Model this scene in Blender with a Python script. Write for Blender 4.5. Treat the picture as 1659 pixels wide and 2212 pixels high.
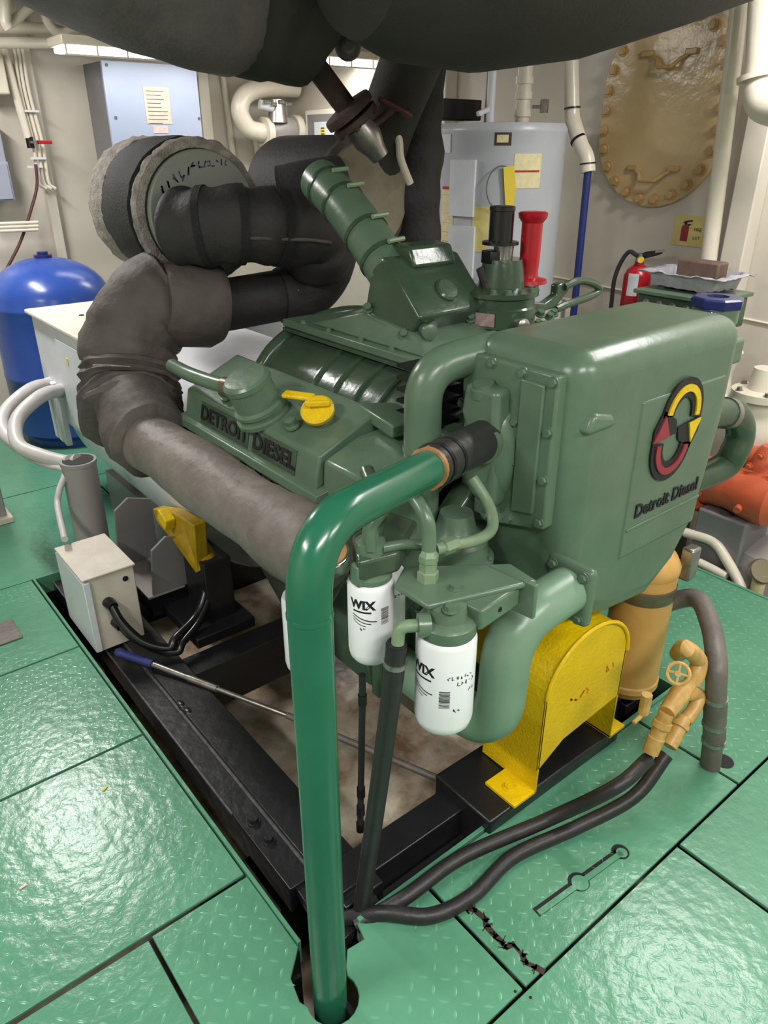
import bpy, bmesh, math, random
from mathutils import Vector, Matrix, Quaternion, noise
random.seed(7)
for o in list(bpy.data.objects): bpy.data.objects.remove(o)
S = bpy.context.scene
COL = S.collection
V = Vector
# ------------------------------------------------------------------ camera (world: x to the right wall, y to the back wall, z up, metres)
FPX, CX, CY = 1603.0, 829.5, 1106.0
TH, AZ, HC = math.radians(26.4), math.radians(51.1), 1.65
_h = V((math.cos(AZ), math.sin(AZ), 0)); _r = V((math.sin(AZ), -math.cos(AZ), 0)); _z = V((0, 0, 1))
_f = _h*math.cos(TH) - _z*math.sin(TH); _u = _h*math.sin(TH) + _z*math.cos(TH)
CAM = V((0, 0, HC))
cd = bpy.data.cameras.new('camera'); cam = bpy.data.objects.new('camera', cd); COL.objects.link(cam)
cd.sensor_fit = 'VERTICAL'; cd.sensor_height = 36.0; cd.lens = 36.0*FPX/2212.0; cd.clip_start = .02
cam.matrix_world = Matrix(((_r.x, _u.x, -_f.x, 0), (_r.y, _u.y, -_f.y, 0), (_r.z, _u.z, -_f.z, HC), (0, 0, 0, 1)))
S.camera = cam
def at(px, py, x=None, y=None, z=None):
    """survey helper: the world point seen at a photo pixel on a known plane"""
    d = _f*FPX + _r*(px-CX) - _u*(py-CY)
    if x is not None: t = x/d.x
    elif y is not None: t = y/d.y
    else: t = (z-HC)/d.z
    return CAM + d*t
# ------------------------------------------------------------------ world, lamps, exposure
w = bpy.data.worlds.new('world'); S.world = w; w.use_nodes = True
w.node_tree.nodes['Background'].inputs[0].default_value = (.9, .95, 1, 1)
w.node_tree.nodes['Background'].inputs[1].default_value = .05
S.view_settings.view_transform = 'Standard'; S.view_settings.look = 'None'
S.view_settings.exposure = 0.42; S.view_settings.gamma = 1.0; S.view_settings.use_curve_mapping = False
def area(name, loc, sx, sy, power, col=(1, .975, .945)):
    l = bpy.data.lights.new(name, 'AREA'); l.shape = 'RECTANGLE'; l.size = sx; l.size_y = sy; l.energy = power; l.color = col
    o = bpy.data.objects.new(name, l); o.location = loc; COL.objects.link(o); return o
LAMPS = [  # centre x, y, z, long axis, power  (fluorescent ceiling fittings; each gets its housing below)
    (2.08, 4.74, 2.125, 'x', 1.5), (3.0, 4.35, 2.12, 'x', 8), (.6, 4.05, 2.42, 'y', 38), (2.75, .85, 2.42, 'y', 24),
    (.35, -.55, 2.42, 'x', 32), (1.9, -1.1, 2.42, 'x', 32), (-1.0, 1.3, 2.42, 'y', 34)]
for i, (x, y, z, ax, p) in enumerate(LAMPS):
    area('lamp_light', (x, y, z-.045), .95 if ax == 'x' else .16, .16 if ax == 'x' else .95, p)
# ------------------------------------------------------------------ materials
def rgb(r, g, b):
    f = lambda c: (c/255/12.92) if c/255 <= .04045 else ((c/255+.055)/1.055)**2.4
    return (f(r), f(g), f(b), 1)
MATS = {}
def mat(name, col, rough=.4, metal=0, col2=None, nscale=6, amt=.5, bump=0, bscale=40, coat=0, emit=None, es=1, rvar=0, wave=None):
    m = bpy.data.materials.new(name); m.use_nodes = True; nt = m.node_tree; N = nt.nodes; L = nt.links
    b = N['Principled BSDF']; b.inputs['Base Color'].default_value = col; b.inputs['Roughness'].default_value = rough
    b.inputs['Metallic'].default_value = metal
    if coat: b.inputs['Coat Weight'].default_value = coat; b.inputs['Coat Roughness'].default_value = .12
    tc = N.new('ShaderNodeTexCoord')
    if col2:
        n = N.new('ShaderNodeTexNoise'); n.inputs['Scale'].default_value = nscale; n.inputs['Detail'].default_value = 6; n.inputs['Roughness'].default_value = .65
        L.new(tc.outputs['Object'], n.inputs['Vector'])
        r = N.new('ShaderNodeValToRGB'); r.color_ramp.elements[0].position = .5-amt*.35; r.color_ramp.elements[1].position = .5+amt*.35+.02
        r.color_ramp.elements[0].color = col2; r.color_ramp.elements[1].color = col
        L.new(n.outputs['Fac'], r.inputs[0]); L.new(r.outputs[0], b.inputs['Base Color'])
        if rvar:
            mp = N.new('ShaderNodeMapRange'); mp.inputs[3].default_value = rough+rvar; mp.inputs[4].default_value = rough-rvar
            L.new(n.outputs['Fac'], mp.inputs[0]); L.new(mp.outputs[0], b.inputs['Roughness'])
    if bump:
        if wave:
            n2 = N.new('ShaderNodeTexWave'); n2.inputs['Scale'].default_value = wave; n2.inputs['Distortion'].default_value = 2; n2.inputs['Detail'].default_value = 2
        else:
            n2 = N.new('ShaderNodeTexNoise'); n2.inputs['Scale'].default_value = bscale; n2.inputs['Detail'].default_value = 4
        L.new(tc.outputs['Object'], n2.inputs['Vector'])
        bp = N.new('ShaderNodeBump'); bp.inputs['Strength'].default_value = bump; bp.inputs['Distance'].default_value = .01
        L.new(n2.outputs['Fac'], bp.inputs['Height']); L.new(bp.outputs[0], b.inputs['Normal'])
    if emit:
        b.inputs['Emission Color'].default_value = emit; b.inputs['Emission Strength'].default_value = es
    MATS[name] = m; return m
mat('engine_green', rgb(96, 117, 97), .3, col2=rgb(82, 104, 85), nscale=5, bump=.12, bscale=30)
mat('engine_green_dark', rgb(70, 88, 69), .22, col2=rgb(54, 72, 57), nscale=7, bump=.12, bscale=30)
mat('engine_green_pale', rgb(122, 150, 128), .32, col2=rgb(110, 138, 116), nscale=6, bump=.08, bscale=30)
mat('hose_green', rgb(128, 148, 118), .45, col2=rgb(104, 128, 100), nscale=12)
mat('pipe_green', rgb(36, 102, 76), .22, col2=rgb(32, 92, 68), nscale=4, bump=.06, bscale=18)
mat('floor_green', rgb(96, 154, 124), .26, col2=rgb(72, 126, 100), nscale=2.2, amt=.8, bump=.3, bscale=26, rvar=.1)
mat('lugs_green', rgb(96, 156, 126), .24)
mat('lagging', rgb(92, 84, 79), .7, col2=rgb(70, 63, 59), nscale=5, bump=.55, bscale=26)
mat('lagging_smooth', rgb(122, 114, 108), .55, col2=rgb(96, 88, 83), nscale=6, bump=.45, bscale=32)
mat('lagging_dark', rgb(52, 48, 48), .7, col2=rgb(38, 35, 36), nscale=5, bump=.3, bscale=60)
mat('overhead_cloth', rgb(58, 54, 51), .75, col2=rgb(48, 45, 43), nscale=4, bump=.2, bscale=90)
mat('overhead_cloth_warm', rgb(116, 104, 106), .5, col2=rgb(86, 78, 80), nscale=5, bump=.2, bscale=80)
mat('fringe', rgb(176, 168, 160), .95, col2=rgb(120, 112, 106), nscale=30, bump=.8, bscale=160)
mat('mesh_black', rgb(30, 30, 31), .8, col2=rgb(20, 20, 22), nscale=30, bump=.5, bscale=200)
mat('disc_grey', rgb(140, 142, 133), .6, col2=rgb(126, 129, 121), nscale=3)
mat('tan_cloth', rgb(152, 143, 124), .8, col2=rgb(116, 108, 95), nscale=4, bump=.3, bscale=90)
mat('black_steel', rgb(34, 34, 36), .32, col2=rgb(24, 24, 26), nscale=8, bump=.2, bscale=24, rvar=.12)
mat('edge_highlight', rgb(92, 90, 90), .4, col2=rgb(44, 44, 46), nscale=40)  # lighter grey for the highlights painted along the rail edges
mat('black_rubber', rgb(42, 40, 42), .45, col2=rgb(34, 32, 34), nscale=14, bump=.15, bscale=60)
mat('black_plastic', rgb(20, 20, 22), .3)
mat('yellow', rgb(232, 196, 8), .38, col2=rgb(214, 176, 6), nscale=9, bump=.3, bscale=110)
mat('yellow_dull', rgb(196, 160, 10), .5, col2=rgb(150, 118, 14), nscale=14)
mat('tan_paint', rgb(206, 162, 92), .35, col2=rgb(196, 150, 82), nscale=8, bump=.1, bscale=50)
mat('brass_tan', rgb(206, 168, 100), .4, col2=rgb(172, 132, 70), nscale=30)
mat('band_steel', rgb(120, 112, 92), .35, .6)
mat('white_filter', rgb(236, 236, 240), .28)
mat('white_paint', rgb(214, 216, 222), .4, col2=rgb(200, 202, 208), nscale=5)
mat('cream_paint', rgb(222, 214, 198), .3, col2=rgb(208, 199, 182), nscale=3, bump=.25, bscale=9)
mat('wall_cream', rgb(208, 200, 188), .3, col2=rgb(192, 184, 171), nscale=1.6, bump=.28, bscale=7)
mat('ceiling_cream', rgb(168, 160, 148), .6, col2=rgb(150, 142, 132), nscale=3)
mat('beige_lid', rgb(216, 207, 196), .45, col2=rgb(196, 186, 172), nscale=9)
mat('ink', rgb(24, 24, 30), .5)
mat('ink_grey', rgb(92, 88, 84), .6)
mat('ink_blue', rgb(52, 58, 92), .6)
mat('paper', rgb(214, 202, 184), .7, col2=rgb(190, 176, 160), nscale=30)
mat('sticker_red', rgb(232, 150, 146), .6, col2=rgb(240, 210, 206), nscale=60)
mat('label_cream', rgb(226, 214, 172), .6, col2=rgb(206, 194, 150), nscale=40)
mat('label_yellow', rgb(222, 196, 60), .6)
mat('cabinet_blue', rgb(166, 176, 200), .4, col2=rgb(158, 168, 192), nscale=2)
mat('grey_paint', rgb(126, 124, 126), .45, col2=rgb(112, 110, 112), nscale=4)
mat('grey_blue', rgb(146, 150, 166), .45)
mat('heater_grey', rgb(186, 188, 194), .35, col2=rgb(176, 178, 186), nscale=3)
mat('gold', rgb(206, 180, 138), .2, col2=rgb(190, 162, 118), nscale=3, bump=.25, bscale=20)
mat('gold_bolt', rgb(182, 148, 98), .3)
mat('blue_tank', rgb(52, 82, 160), .25, col2=rgb(42, 70, 146), nscale=3, bump=.08, bscale=20)
mat('blue_pipe', rgb(30, 42, 104), .35)
mat('blue_cap', rgb(30, 36, 96), .28)
mat('blue_handle', rgb(46, 52, 112), .5)
mat('red', rgb(178, 26, 40), .3, col2=rgb(160, 20, 32), nscale=9)
mat('red_dark', rgb(90, 40, 40), .6, col2=rgb(60, 32, 32), nscale=30)
mat('maroon', rgb(140, 42, 54), .35)
mat('orange', rgb(200, 98, 66), .35, col2=rgb(176, 80, 52), nscale=8, bump=.2, bscale=30)
mat('rust', rgb(74, 52, 46), .7, col2=rgb(50, 36, 34), nscale=16, bump=.4, bscale=60)
mat('steel', rgb(176, 172, 168), .3, .8, col2=rgb(140, 136, 132), nscale=30)
mat('chrome', rgb(220, 220, 220), .12, 1)
mat('copper_face', rgb(176, 136, 90), .35, col2=rgb(140, 100, 62), nscale=40)
mat('grey_hose', rgb(112, 106, 100), .5, col2=rgb(92, 86, 82), nscale=9, bump=.2, bscale=50)
mat('conduit_grey', rgb(196, 192, 190), .45, col2=rgb(176, 172, 170), nscale=9)
mat('stub_grey', rgb(150, 144, 142), .4)
mat('silver_cloth', rgb(176, 174, 182), .5, col2=rgb(146, 144, 152), nscale=14, bump=.6, bscale=18)
mat('wood_brown', rgb(110, 88, 76), .7, col2=rgb(84, 66, 56), nscale=14)
mat('dark_gap', rgb(16, 15, 15), .7)
mat('crack_black', rgb(18, 14, 12), .6, col2=rgb(60, 38, 26), nscale=30)
mat('bilge', rgb(244, 232, 210), .28, col2=rgb(146, 118, 90), nscale=6.5, amt=.5, bump=.8, bscale=9, rvar=.2)
mat('lamp_glow', (1, 1, 1, 1), .5, emit=(1, .97, .92, 1), es=4)
mat('sign_yellow', rgb(216, 200, 130), .5, col2=rgb(196, 180, 112), nscale=12)
mat('sticker_grey', rgb(170, 150, 146), .5, col2=rgb(130, 108, 106), nscale=60)
mat('dark_wall', rgb(120, 112, 104), .6)
# ------------------------------------------------------------------ mesh builder
def frame(d):
    d = V(d).normalized(); a = V((0, 0, 1)) if abs(d.z) < .9 else V((1, 0, 0))
    u = a.cross(d).normalized(); return u, d.cross(u).normalized(), d
def cr(pts, k=8):
    """smooth path through points"""
    p = [V(q) for q in pts]; p = [p[0]*2-p[1]]+p+[p[-1]*2-p[-2]]; out = []
    for i in range(1, len(p)-2):
        for j in range(k):
            t = j/k; a, b, c, d = p[i-1], p[i], p[i+1], p[i+2]
            out.append(.5*((2*b)+(c-a)*t+(2*a-5*b+4*c-d)*t*t+(3*b-3*c+d-a)*t**3))
    out.append(p[-2]); return out
def fil(pts, rad, k=8):
    """pipe run with rounded corners"""
    p = [V(q) for q in pts]; out = [p[0]]
    for i in range(1, len(p)-1):
        a, b, c = p[i-1], p[i], p[i+1]; u = (a-b).normalized(); v = (c-b).normalized()
        ang = u.angle(v); t = min(rad/math.tan(ang/2), (a-b).length*.49, (c-b).length*.49)
        s, e = b+u*t, b+v*t
        for j in range(k+1):
            q = j/k; out.append((1-q)**2*s+2*q*(1-q)*b+q*q*e)
    out.append(p[-1]); return out
class B:
    def __init__(s): s.v = []; s.f = []
    def add(s, vs, fs):
        n = len(s.v); s.v += [V(q) for q in vs]; s.f += [[i+n for i in f] for f in fs]; return s
    def box(s, lo, hi, rot=None, c=None):
        lo, hi = V(lo), V(hi)
        vs = [V((x, y, z)) for z in (lo.z, hi.z) for y in (lo.y, hi.y) for x in (lo.x, hi.x)]
        if rot is not None:
            c = (lo+hi)/2 if c is None else V(c); vs = [c+rot@(q-c) for q in vs]
        return s.add(vs, [(0, 2, 3, 1), (4, 5, 7, 6), (0, 1, 5, 4), (1, 3, 7, 5), (3, 2, 6, 7), (2, 0, 4, 6)])
    def tube(s, path, r, n=16, caps=True, rf=None):
        path = [V(p) for p in path]; m = len(path); u = None; rings = []
        for i in range(m):
            t = (path[min(i+1, m-1)]-path[max(i-1, 0)]).normalized()
            if u is None: u, _, _ = frame(t)
            else:
                u = (u-t*u.dot(t)); u = u.normalized() if u.length > 1e-6 else frame(t)[0]
            v = t.cross(u); rr = r[i] if isinstance(r, (list, tuple)) else r
            ring = []
            for j in range(n):
                a = 2*math.pi*j/n; d = u*math.cos(a)+v*math.sin(a)
                q = rr*(rf(i/(m-1), a, path[i]+d*rr) if rf else 1)
                ring.append(path[i]+d*q)
            rings.append(ring)
        vs = [q for g in rings for q in g]
        fs = [(i*n+j, i*n+(j+1) % n, (i+1)*n+(j+1) % n, (i+1)*n+j) for i in range(m-1) for j in range(n)]
        if caps: fs += [tuple(range(n-1, -1, -1)), tuple((m-1)*n+j for j in range(n))]
        return s.add(vs, fs)
    def cyl(s, a, b, r, r2=None, n=20): return s.tube([a, b], [r, r if r2 is None else r2], n)
    def lathe(s, o, d, prof, n=24, rf=None):
        """profile = [(radius, height along axis d)...]"""
        o = V(o); u, v, w = frame(d); vs = []; m = len(prof)
        for r, h in prof:
            for j in range(n):
                a = 2*math.pi*j/n; q = max(r, 1e-4)*(rf(a, h) if rf else 1)
                vs.append(o+w*h+u*(q*math.cos(a))+v*(q*math.sin(a)))
        fs = [(i*n+j, i*n+(j+1) % n, (i+1)*n+(j+1) % n, (i+1)*n+j) for i in range(m-1) for j in range(n)]
        fs += [tuple(range(n-1, -1, -1)), tuple((m-1)*n+j for j in range(n))]
        return s.add(vs, fs)
    def prism(s, poly, o, ux, uy, t):
        """2-D outline in the plane (o, ux, uy) extruded by vector t"""
        o, ux, uy, t = V(o), V(ux), V(uy), V(t); n = len(poly)
        a = [o+ux*p[0]+uy*p[1] for p in poly]; b = [q+t for q in a]
        fs = [tuple(range(n-1, -1, -1)), tuple(range(n, 2*n))]+[(i, (i+1) % n, n+(i+1) % n, n+i) for i in range(n)]
        return s.add(a+b, fs)
    def strip(s, outer, inner, o, ux, uy, t):
        """flat band between two matching outlines (open), extruded"""
        n = len(outer)
        for i in range(n-1): s.prism([outer[i], outer[i+1], inner[i+1], inner[i]], o, ux, uy, t)
        return s
    def ball(s, c, r, n=16, m=10, sc=(1, 1, 1)):
        c = V(c); vs = []
        for i in range(m+1):
            p = math.pi*i/m
            for j in range(n):
                a = 2*math.pi*j/n; k = max(math.sin(p), 1e-3)
                vs.append(c+V((r*k*math.cos(a)*sc[0], r*k*math.sin(a)*sc[1], r*math.cos(p)*sc[2])))
        return s.add(vs, [(i*n+j, (i+1)*n+j, (i+1)*n+(j+1) % n, i*n+(j+1) % n) for i in range(m) for j in range(n)])
WL = {}
def wloc(o): return WL.get(o.name, V((0, 0, 0)))
def put(o, parent, loc):
    COL.objects.link(o); loc = V(loc); WL[o.name] = loc
    if parent is not None: o.parent = parent; o.location = loc-wloc(parent)
    else: o.location = loc
    return o
def obj(name, b, m, parent=None, bevel=0, seg=2, smooth=35, sub=0):
    me = bpy.data.meshes.new(name)
    lo = V([min(q[i] for q in b.v) for i in range(3)]); hi = V([max(q[i] for q in b.v) for i in range(3)])
    c = V(((lo.x+hi.x)/2, (lo.y+hi.y)/2, lo.z)) if parent is None else (lo+hi)/2
    me.from_pydata([q-c for q in b.v], [], b.f)
    bm = bmesh.new(); bm.from_mesh(me); bmesh.ops.recalc_face_normals(bm, faces=bm.faces); bm.to_mesh(me); bm.free()
    me.materials.append(MATS[m] if isinstance(m, str) else m)
    if smooth:
        me.polygons.foreach_set('use_smooth', [True]*len(me.polygons)); me.set_sharp_from_angle(angle=math.radians(smooth))
    o = bpy.data.objects.new(name, me)
    if bevel:
        md = o.modifiers.new('bevel', 'BEVEL'); md.width = bevel; md.segments = seg; md.limit_method = 'ANGLE'; md.angle_limit = math.radians(40)
        md.harden_normals = False
    if sub:
        md = o.modifiers.new('sub', 'SUBSURF'); md.levels = sub; md.render_levels = sub
    return put(o, parent, c)
def thing(name, label, cat, loc, group=None):
    o = bpy.data.objects.new(name, None); o.empty_display_size = .05; put(o, None, loc); return tag(o, label, cat, group)
def tag(o, label, cat, group=None):
    o['label'] = label; o['category'] = cat
    if group: o['group'] = group
    return o
def struct(o): o['kind'] = 'structure'; return o
_bolt = {}
def bolt(parent, p, d, r=.009, h=.007, m='engine_green', washer=True, name='bolt'):
    key = (r, h, m, washer, name)
    if key not in _bolt:
        b = B()
        if washer: b.cyl((0, 0, 0), (0, 0, h*.25), r*1.35, n=12)
        b.cyl((0, 0, h*.2), (0, 0, h), r, r*.94, n=6)
        me = bpy.data.meshes.new(name); me.from_pydata(b.v, [], b.f); me.materials.append(MATS[m]); _bolt[key] = me
    o = bpy.data.objects.new(name, _bolt[key]); put(o, parent, p)
    o.rotation_mode = 'QUATERNION'; o.rotation_quaternion = V((0, 0, 1)).rotation_difference(V(d).normalized()); return o
def text_verts(body, size, extrude=0, bold=0):
    c = bpy.data.curves.new('t', 'FONT'); c.body = body; c.size = size; c.extrude = extrude; c.offset = bold; c.align_x = 'CENTER'; c.align_y = 'CENTER'; c.resolution_u = 3
    o = bpy.data.objects.new('t', c); COL.objects.link(o); bpy.context.view_layer.update()
    me = bpy.data.meshes.new_from_object(o.evaluated_get(bpy.context.evaluated_depsgraph_get()))
    vs = [V(q.co) for q in me.vertices]; fs = [list(p.vertices) for p in me.polygons]
    bpy.data.objects.remove(o); bpy.data.curves.remove(c); bpy.data.meshes.remove(me); return vs, fs
def text(name, body, size, o, ux, uy, m, parent, extrude=.001, width=None, bold=0, squeeze=1):
    vs, fs = text_verts(body, size, extrude, bold)
    if width:
        ext = max(q.x for q in vs)-min(q.x for q in vs); squeeze = width/ext
    o, ux, uy = V(o), V(ux).normalized(), V(uy).normalized(); un = ux.cross(uy)
    b = B(); b.add([o+ux*(q.x*squeeze)+uy*q.y+un*q.z for q in vs], fs); return obj(name, b, m, parent, smooth=0)
def wrapped(name, shapes, c, r, m, parent):
    """flat print wrapped round a vertical cylinder: shapes are (verts2d, faces) with x = angle*r, y = height"""
    b = B()
    for vs, fs in shapes: b.add([V((c[0]+r*math.cos(q[0]), c[1]+r*math.sin(q[0]), q[1])) for q in vs], fs)
    return obj(name, b, m, parent, smooth=0)
def rz(a): return Matrix.Rotation(a, 3, 'Z')
def rx(a): return Matrix.Rotation(a, 3, 'X')
def ry(a): return Matrix.Rotation(a, 3, 'Y')
def arc(cx, cy, r, a0, a1, n=12, ry_=None): return [(cx+r*math.cos(math.radians(a0+(a1-a0)*i/n)), cy+(ry_ or r)*math.sin(math.radians(a0+(a1-a0)*i/n))) for i in range(n+1)]
X, Y, Z = V((1, 0, 0)), V((0, 1, 0)), V((0, 0, 1))

# ================================================================== THE ROOM
XR, YB, XL, YF, ZC, ZB = 3.36, 5.3, -2.0, -2.4, 2.52, -.42
floor = struct(obj('floor', B().box((XL, YF, ZB-.1), (XR, YB, ZB)), 'bilge'))
struct(obj('ceiling', B().box((XL, YF, ZC), (XR, YB, ZC+.1)), 'ceiling_cream'))
wb = struct(obj('wall_back', B().box((XL, YB, ZB), (XR+.1, YB+.1, ZC)), 'wall_cream'))
wr = struct(obj('wall_right', B().box((XR, YF, ZB), (XR+.1, YB, ZC)), 'wall_cream'))
struct(obj('wall_left', B().box((XL-.1, YF, ZB), (XL, YB, ZC)), 'wall_cream'))
struct(obj('wall_front', B().box((XL, YF-.1, ZB), (XR, YF, ZC)), 'wall_cream'))
# frames welded on the bulkheads
for i, (x, y0, y1) in enumerate([(XR, 1.62, 1.72), (XR, 3.5, 3.58)]):
    struct(obj('trim_%d' % (i+1), B().box((x-.09, y0, ZB), (x, y1, ZC)), 'wall_cream', None, .006))
struct(obj('trim_3', B().box((2.62, YB-.08, ZB), (2.70, YB, ZC)), 'cream_paint', None, .006))
struct(obj('trim_4', B().box((1.52, YB-.06, ZB), (1.58, YB, ZC)), 'wall_cream', None, .006))
struct(obj('trim_5', B().tube([(XR-.004, 1.0, .93), (XR-.003, 1.6, .95), (XR-.004, 2.2, .985), (XR-.004, 2.7, 1.0)], .006, 6), 'cream_paint'))
# ------------------------------------------------------------------ floor plates: every plate a piece with its own gap; pit under the engine left open
G = .004
PX0, PX1, PY0, PY1 = .53, 2.02, .925, 3.02
def plate(poly):
    b = B().prism(poly, (0, 0, -.009), X, Y, (0, 0, .009)); return obj('floor_plate', b, 'floor_green', floor, .0015, 1)
def rect(x0, y0, x1, y1): return [(x0+G, y0+G), (x1-G, y0+G), (x1-G, y1-G), (x0+G, y1-G)]
notch = [(.855, .578), (.855, .925), (.665, .925), (.655, .885), (.61, .89), (.585, .86)] + arc(.522, .822, .056, 20, -200, 12) + [(.462, .86), (.474, .915), (.526, .965), (.526, 1.2), (.275, 1.2), (.275, .578)]
plates = [plate(notch)]
R_ = [(.861, .574, 1.776, .922), (.271, -.7, 1.451, .574), (1.455, -.7, 2.8, .574),
      (XL, 1.207, .527, 1.846), (XL, 1.846, .527, 2.427), (XL, 2.427, .527, 3.02), (-.45, -.7, .269, 1.2), (XL, -.7, -.45, 1.2),
      (XL, YF, .6, -.7), (.6, YF, 2.8, -.7), (XL, 3.02, .35, 3.95), (.35, 3.02, 1.1, 3.95), (1.1, 3.02, 2.02, 3.95), (XL, 3.95, .6, YB), (.6, 3.95, 2.0, YB), (2.0, 3.95, XR, YB),
      (2.02, 1.62, 2.8, 2.6), (2.02, 2.6, XR, 3.95)]
for r in R_: plates.append(plate(rect(*r)))
plates.append(plate([(1.782, .578), (2.796, .578), (2.796, 1.616), (2.026, 1.616), (2.026, .922), (1.782, .922)]))
def inpoly(x, y, poly):
    c = False; j = len(poly)-1
    for i in range(len(poly)):
        (xi, yi), (xj, yj) = poly[i], poly[j]
        if (yi > y) != (yj > y) and x < (xj-xi)*(y-yi)/(yj-yi)+xi: c = not c
        j = i
    return c
def lugs(par, poly, pitch=.034):
    xs = [p[0] for p in poly]; ys = [p[1] for p in poly]; b = B(); i0 = 0
    x = max(min(xs), -.7)+.02
    while x < max(xs)-.02:
        y = max(min(ys), -.3)+.02; j0 = 0
        while y < min(max(ys), 3.3)-.02:
            wv = noise.noise(V((x*2.1, y*2.1, 3.3)))
            if inpoly(x, y, poly) and wv > -.28 and random.random() > .06:
                a = math.radians(45 if (i0+j0) % 2 else 135); c, s = math.cos(a), math.sin(a); L_, W_, Hh = .0125, .0032, .0013 if wv > 0 else .0008
                pts = [(-L_, 0, 0), (-L_*.35, -W_, 0), (L_*.35, -W_, 0), (L_, 0, 0), (L_*.35, W_, 0), (-L_*.35, W_, 0), (-L_*.5, 0, Hh), (L_*.5, 0, Hh)]
                b.add([V((x+p[0]*c-p[1]*s, y+p[0]*s+p[1]*c, p[2])) for p in pts], [(0, 1, 6), (1, 2, 7, 6), (2, 3, 7), (3, 4, 7), (4, 5, 6, 7), (5, 0, 6)])
            y += pitch; j0 += 1
        x += pitch; i0 += 1
    if b.v:
        o = obj('tread_lugs', b, 'lugs_green', par, smooth=60); o['kind'] = 'stuff'
lugs(plates[0], notch)
for o, r in list(zip(plates[1:], R_))[:7] + [(plates[1+16], R_[16])]: lugs(o, rect(*r), .025 if r[1] > 1.8 and r[0] < 0 else .034)
lugs(plates[-1], [(1.79, .585), (2.79, .585), (2.79, 1.61), (2.03, 1.61), (2.03, .915), (1.79, .915)])
# coaming bars round the pit, ledge under it, bearers
obj('coaming', B().box((.527, .97, -.07), (.537, 3.02, .006)), 'floor_green', floor, .001, 1)
obj('coaming', B().box((.67, .922, -.075), (2.02, .934, .008)), 'floor_green', floor, .001, 1)
obj('coaming', B().box((.53, 3.012, -.08), (2.02, 3.024, .002)), 'floor_green', floor, .001, 1)
obj('coaming', B().box((2.014, .93, -.08), (2.026, 3.02, .004)), 'floor_green', floor, .001, 1)
obj('coaming', B().box((2.79, -.7, -.09), (2.805, 2.6, .004)), 'floor_green', floor, .001, 1)
for (a, b_) in [((-2, .915, ZB), (.5, .925, -.02)), ((.537, .5, ZB), (.55, .9, -.02)), ((.50, .96, ZB), (.526, 3.0, -.01)), ((.5, 3.02, ZB), (2.0, 3.04, -.01)), ((2.03, .93, ZB), (2.05, 3.0, -.01)), ((.67, .9, ZB), (2.0, .921, -.01)), ((2.77, -.7, ZB), (2.79, 2.6, -.01))]:
    obj('bearer', B().box(a, b_), 'dark_wall' if a[0] > .6 else 'black_steel', floor)
# lifting slot cut into the plate in front of the engine, cracked paint, stains
def seg2(p, q, w_, z0, z1, b):
    p, q = V((p[0], p[1], 0)), V((q[0], q[1], 0)); d = (q-p).normalized(); n = V((-d.y, d.x, 0))*w_
    b.prism([tuple((p+n).xy), tuple((p-n).xy), tuple((q-n).xy), tuple((q+n).xy)], (0, 0, z0), X, Y, (0, 0, z1-z0))
s0 = at(1158, 1972, z=0); s1 = at(1340, 1840, z=0); sm = at(1250, 1905, z=0)
b = B(); seg2(s0, s1, .0125, .0002, .0007, b); b.cyl((sm.x, sm.y, .0002), (sm.x, sm.y, .0007), .027, n=20); b.cyl((s1.x, s1.y, .0002), (s1.x, s1.y, .0007), .023, n=20)
so = obj('lifting_slot', b, 'dark_gap', plates[1])
b = B(); dd = (s1-s0).normalized(); nn = V((-dd.y, dd.x, 0))*-.0045
seg2(s0+nn+dd*.004, s1+nn, .0072, .0005, .0022, b); b.cyl(sm+nn+Z*.0005, sm+nn+Z*.0024, .0215, n=20); b.cyl(s1+nn+Z*.0005, s1+nn+Z*.0022, .0145, n=18)
obj('lifting_bar', b, 'floor_green', plates[1])
b = B(); random.seed(5)
cp = [at(*q, z=0) for q in [(1003, 1962), (1025, 1966), (1048, 1985), (1050, 2000), (1068, 2020), (1085, 2036), (1090, 2048), (1108, 2040), (1128, 2062), (1135, 2080), (1155, 2088), (1172, 2098)]]
for i in range(len(cp)-1):
    seg2(cp[i], cp[i+1]+(cp[i+1]-cp[i])*.25, random.uniform(.003, .0075), .0002, .0008, b)
    for k in range(3):
        a = random.uniform(0, 6.28); q = cp[i]+V((math.cos(a), math.sin(a), 0))*random.uniform(.008, .02); seg2(cp[i], q, random.uniform(.001, .0025), .0002, .0008, b)
obj('paint_crack', b, 'crack_black', plates[1])
for (px, py) in [(1113, 2142), (1146, 2155)]:
    q = at(px, py, z=0); obj('screw_hole', B().cyl(q+Z*.0002, q+Z*.0008, .0035, n=10), 'dark_gap', plates[1])
for (px, py, mm, a) in [(50, 1915, 'sticker_red', .1), (227, 1703, 'label_yellow', .5)]:
    q = at(px, py, z=.002); tag(obj('paint_flake', B().box(q-V((.009, .003, .001)), q+V((.009, .003, .001)), rz(a)), mm), 'tiny %s paint flake lying on the green floor plates' % ('pink' if mm == 'sticker_red' else 'yellow'), 'paint flake')
q = at(5, 1365, z=0)
tag(obj('floor_patch', B().box((q.x-.12, q.y-.09, .0015), (q.x+.05, q.y+.06, .006)), 'grey_hose', bevel=.001), 'grey metal patch on the green floor at the left edge', 'floor patch')

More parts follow.
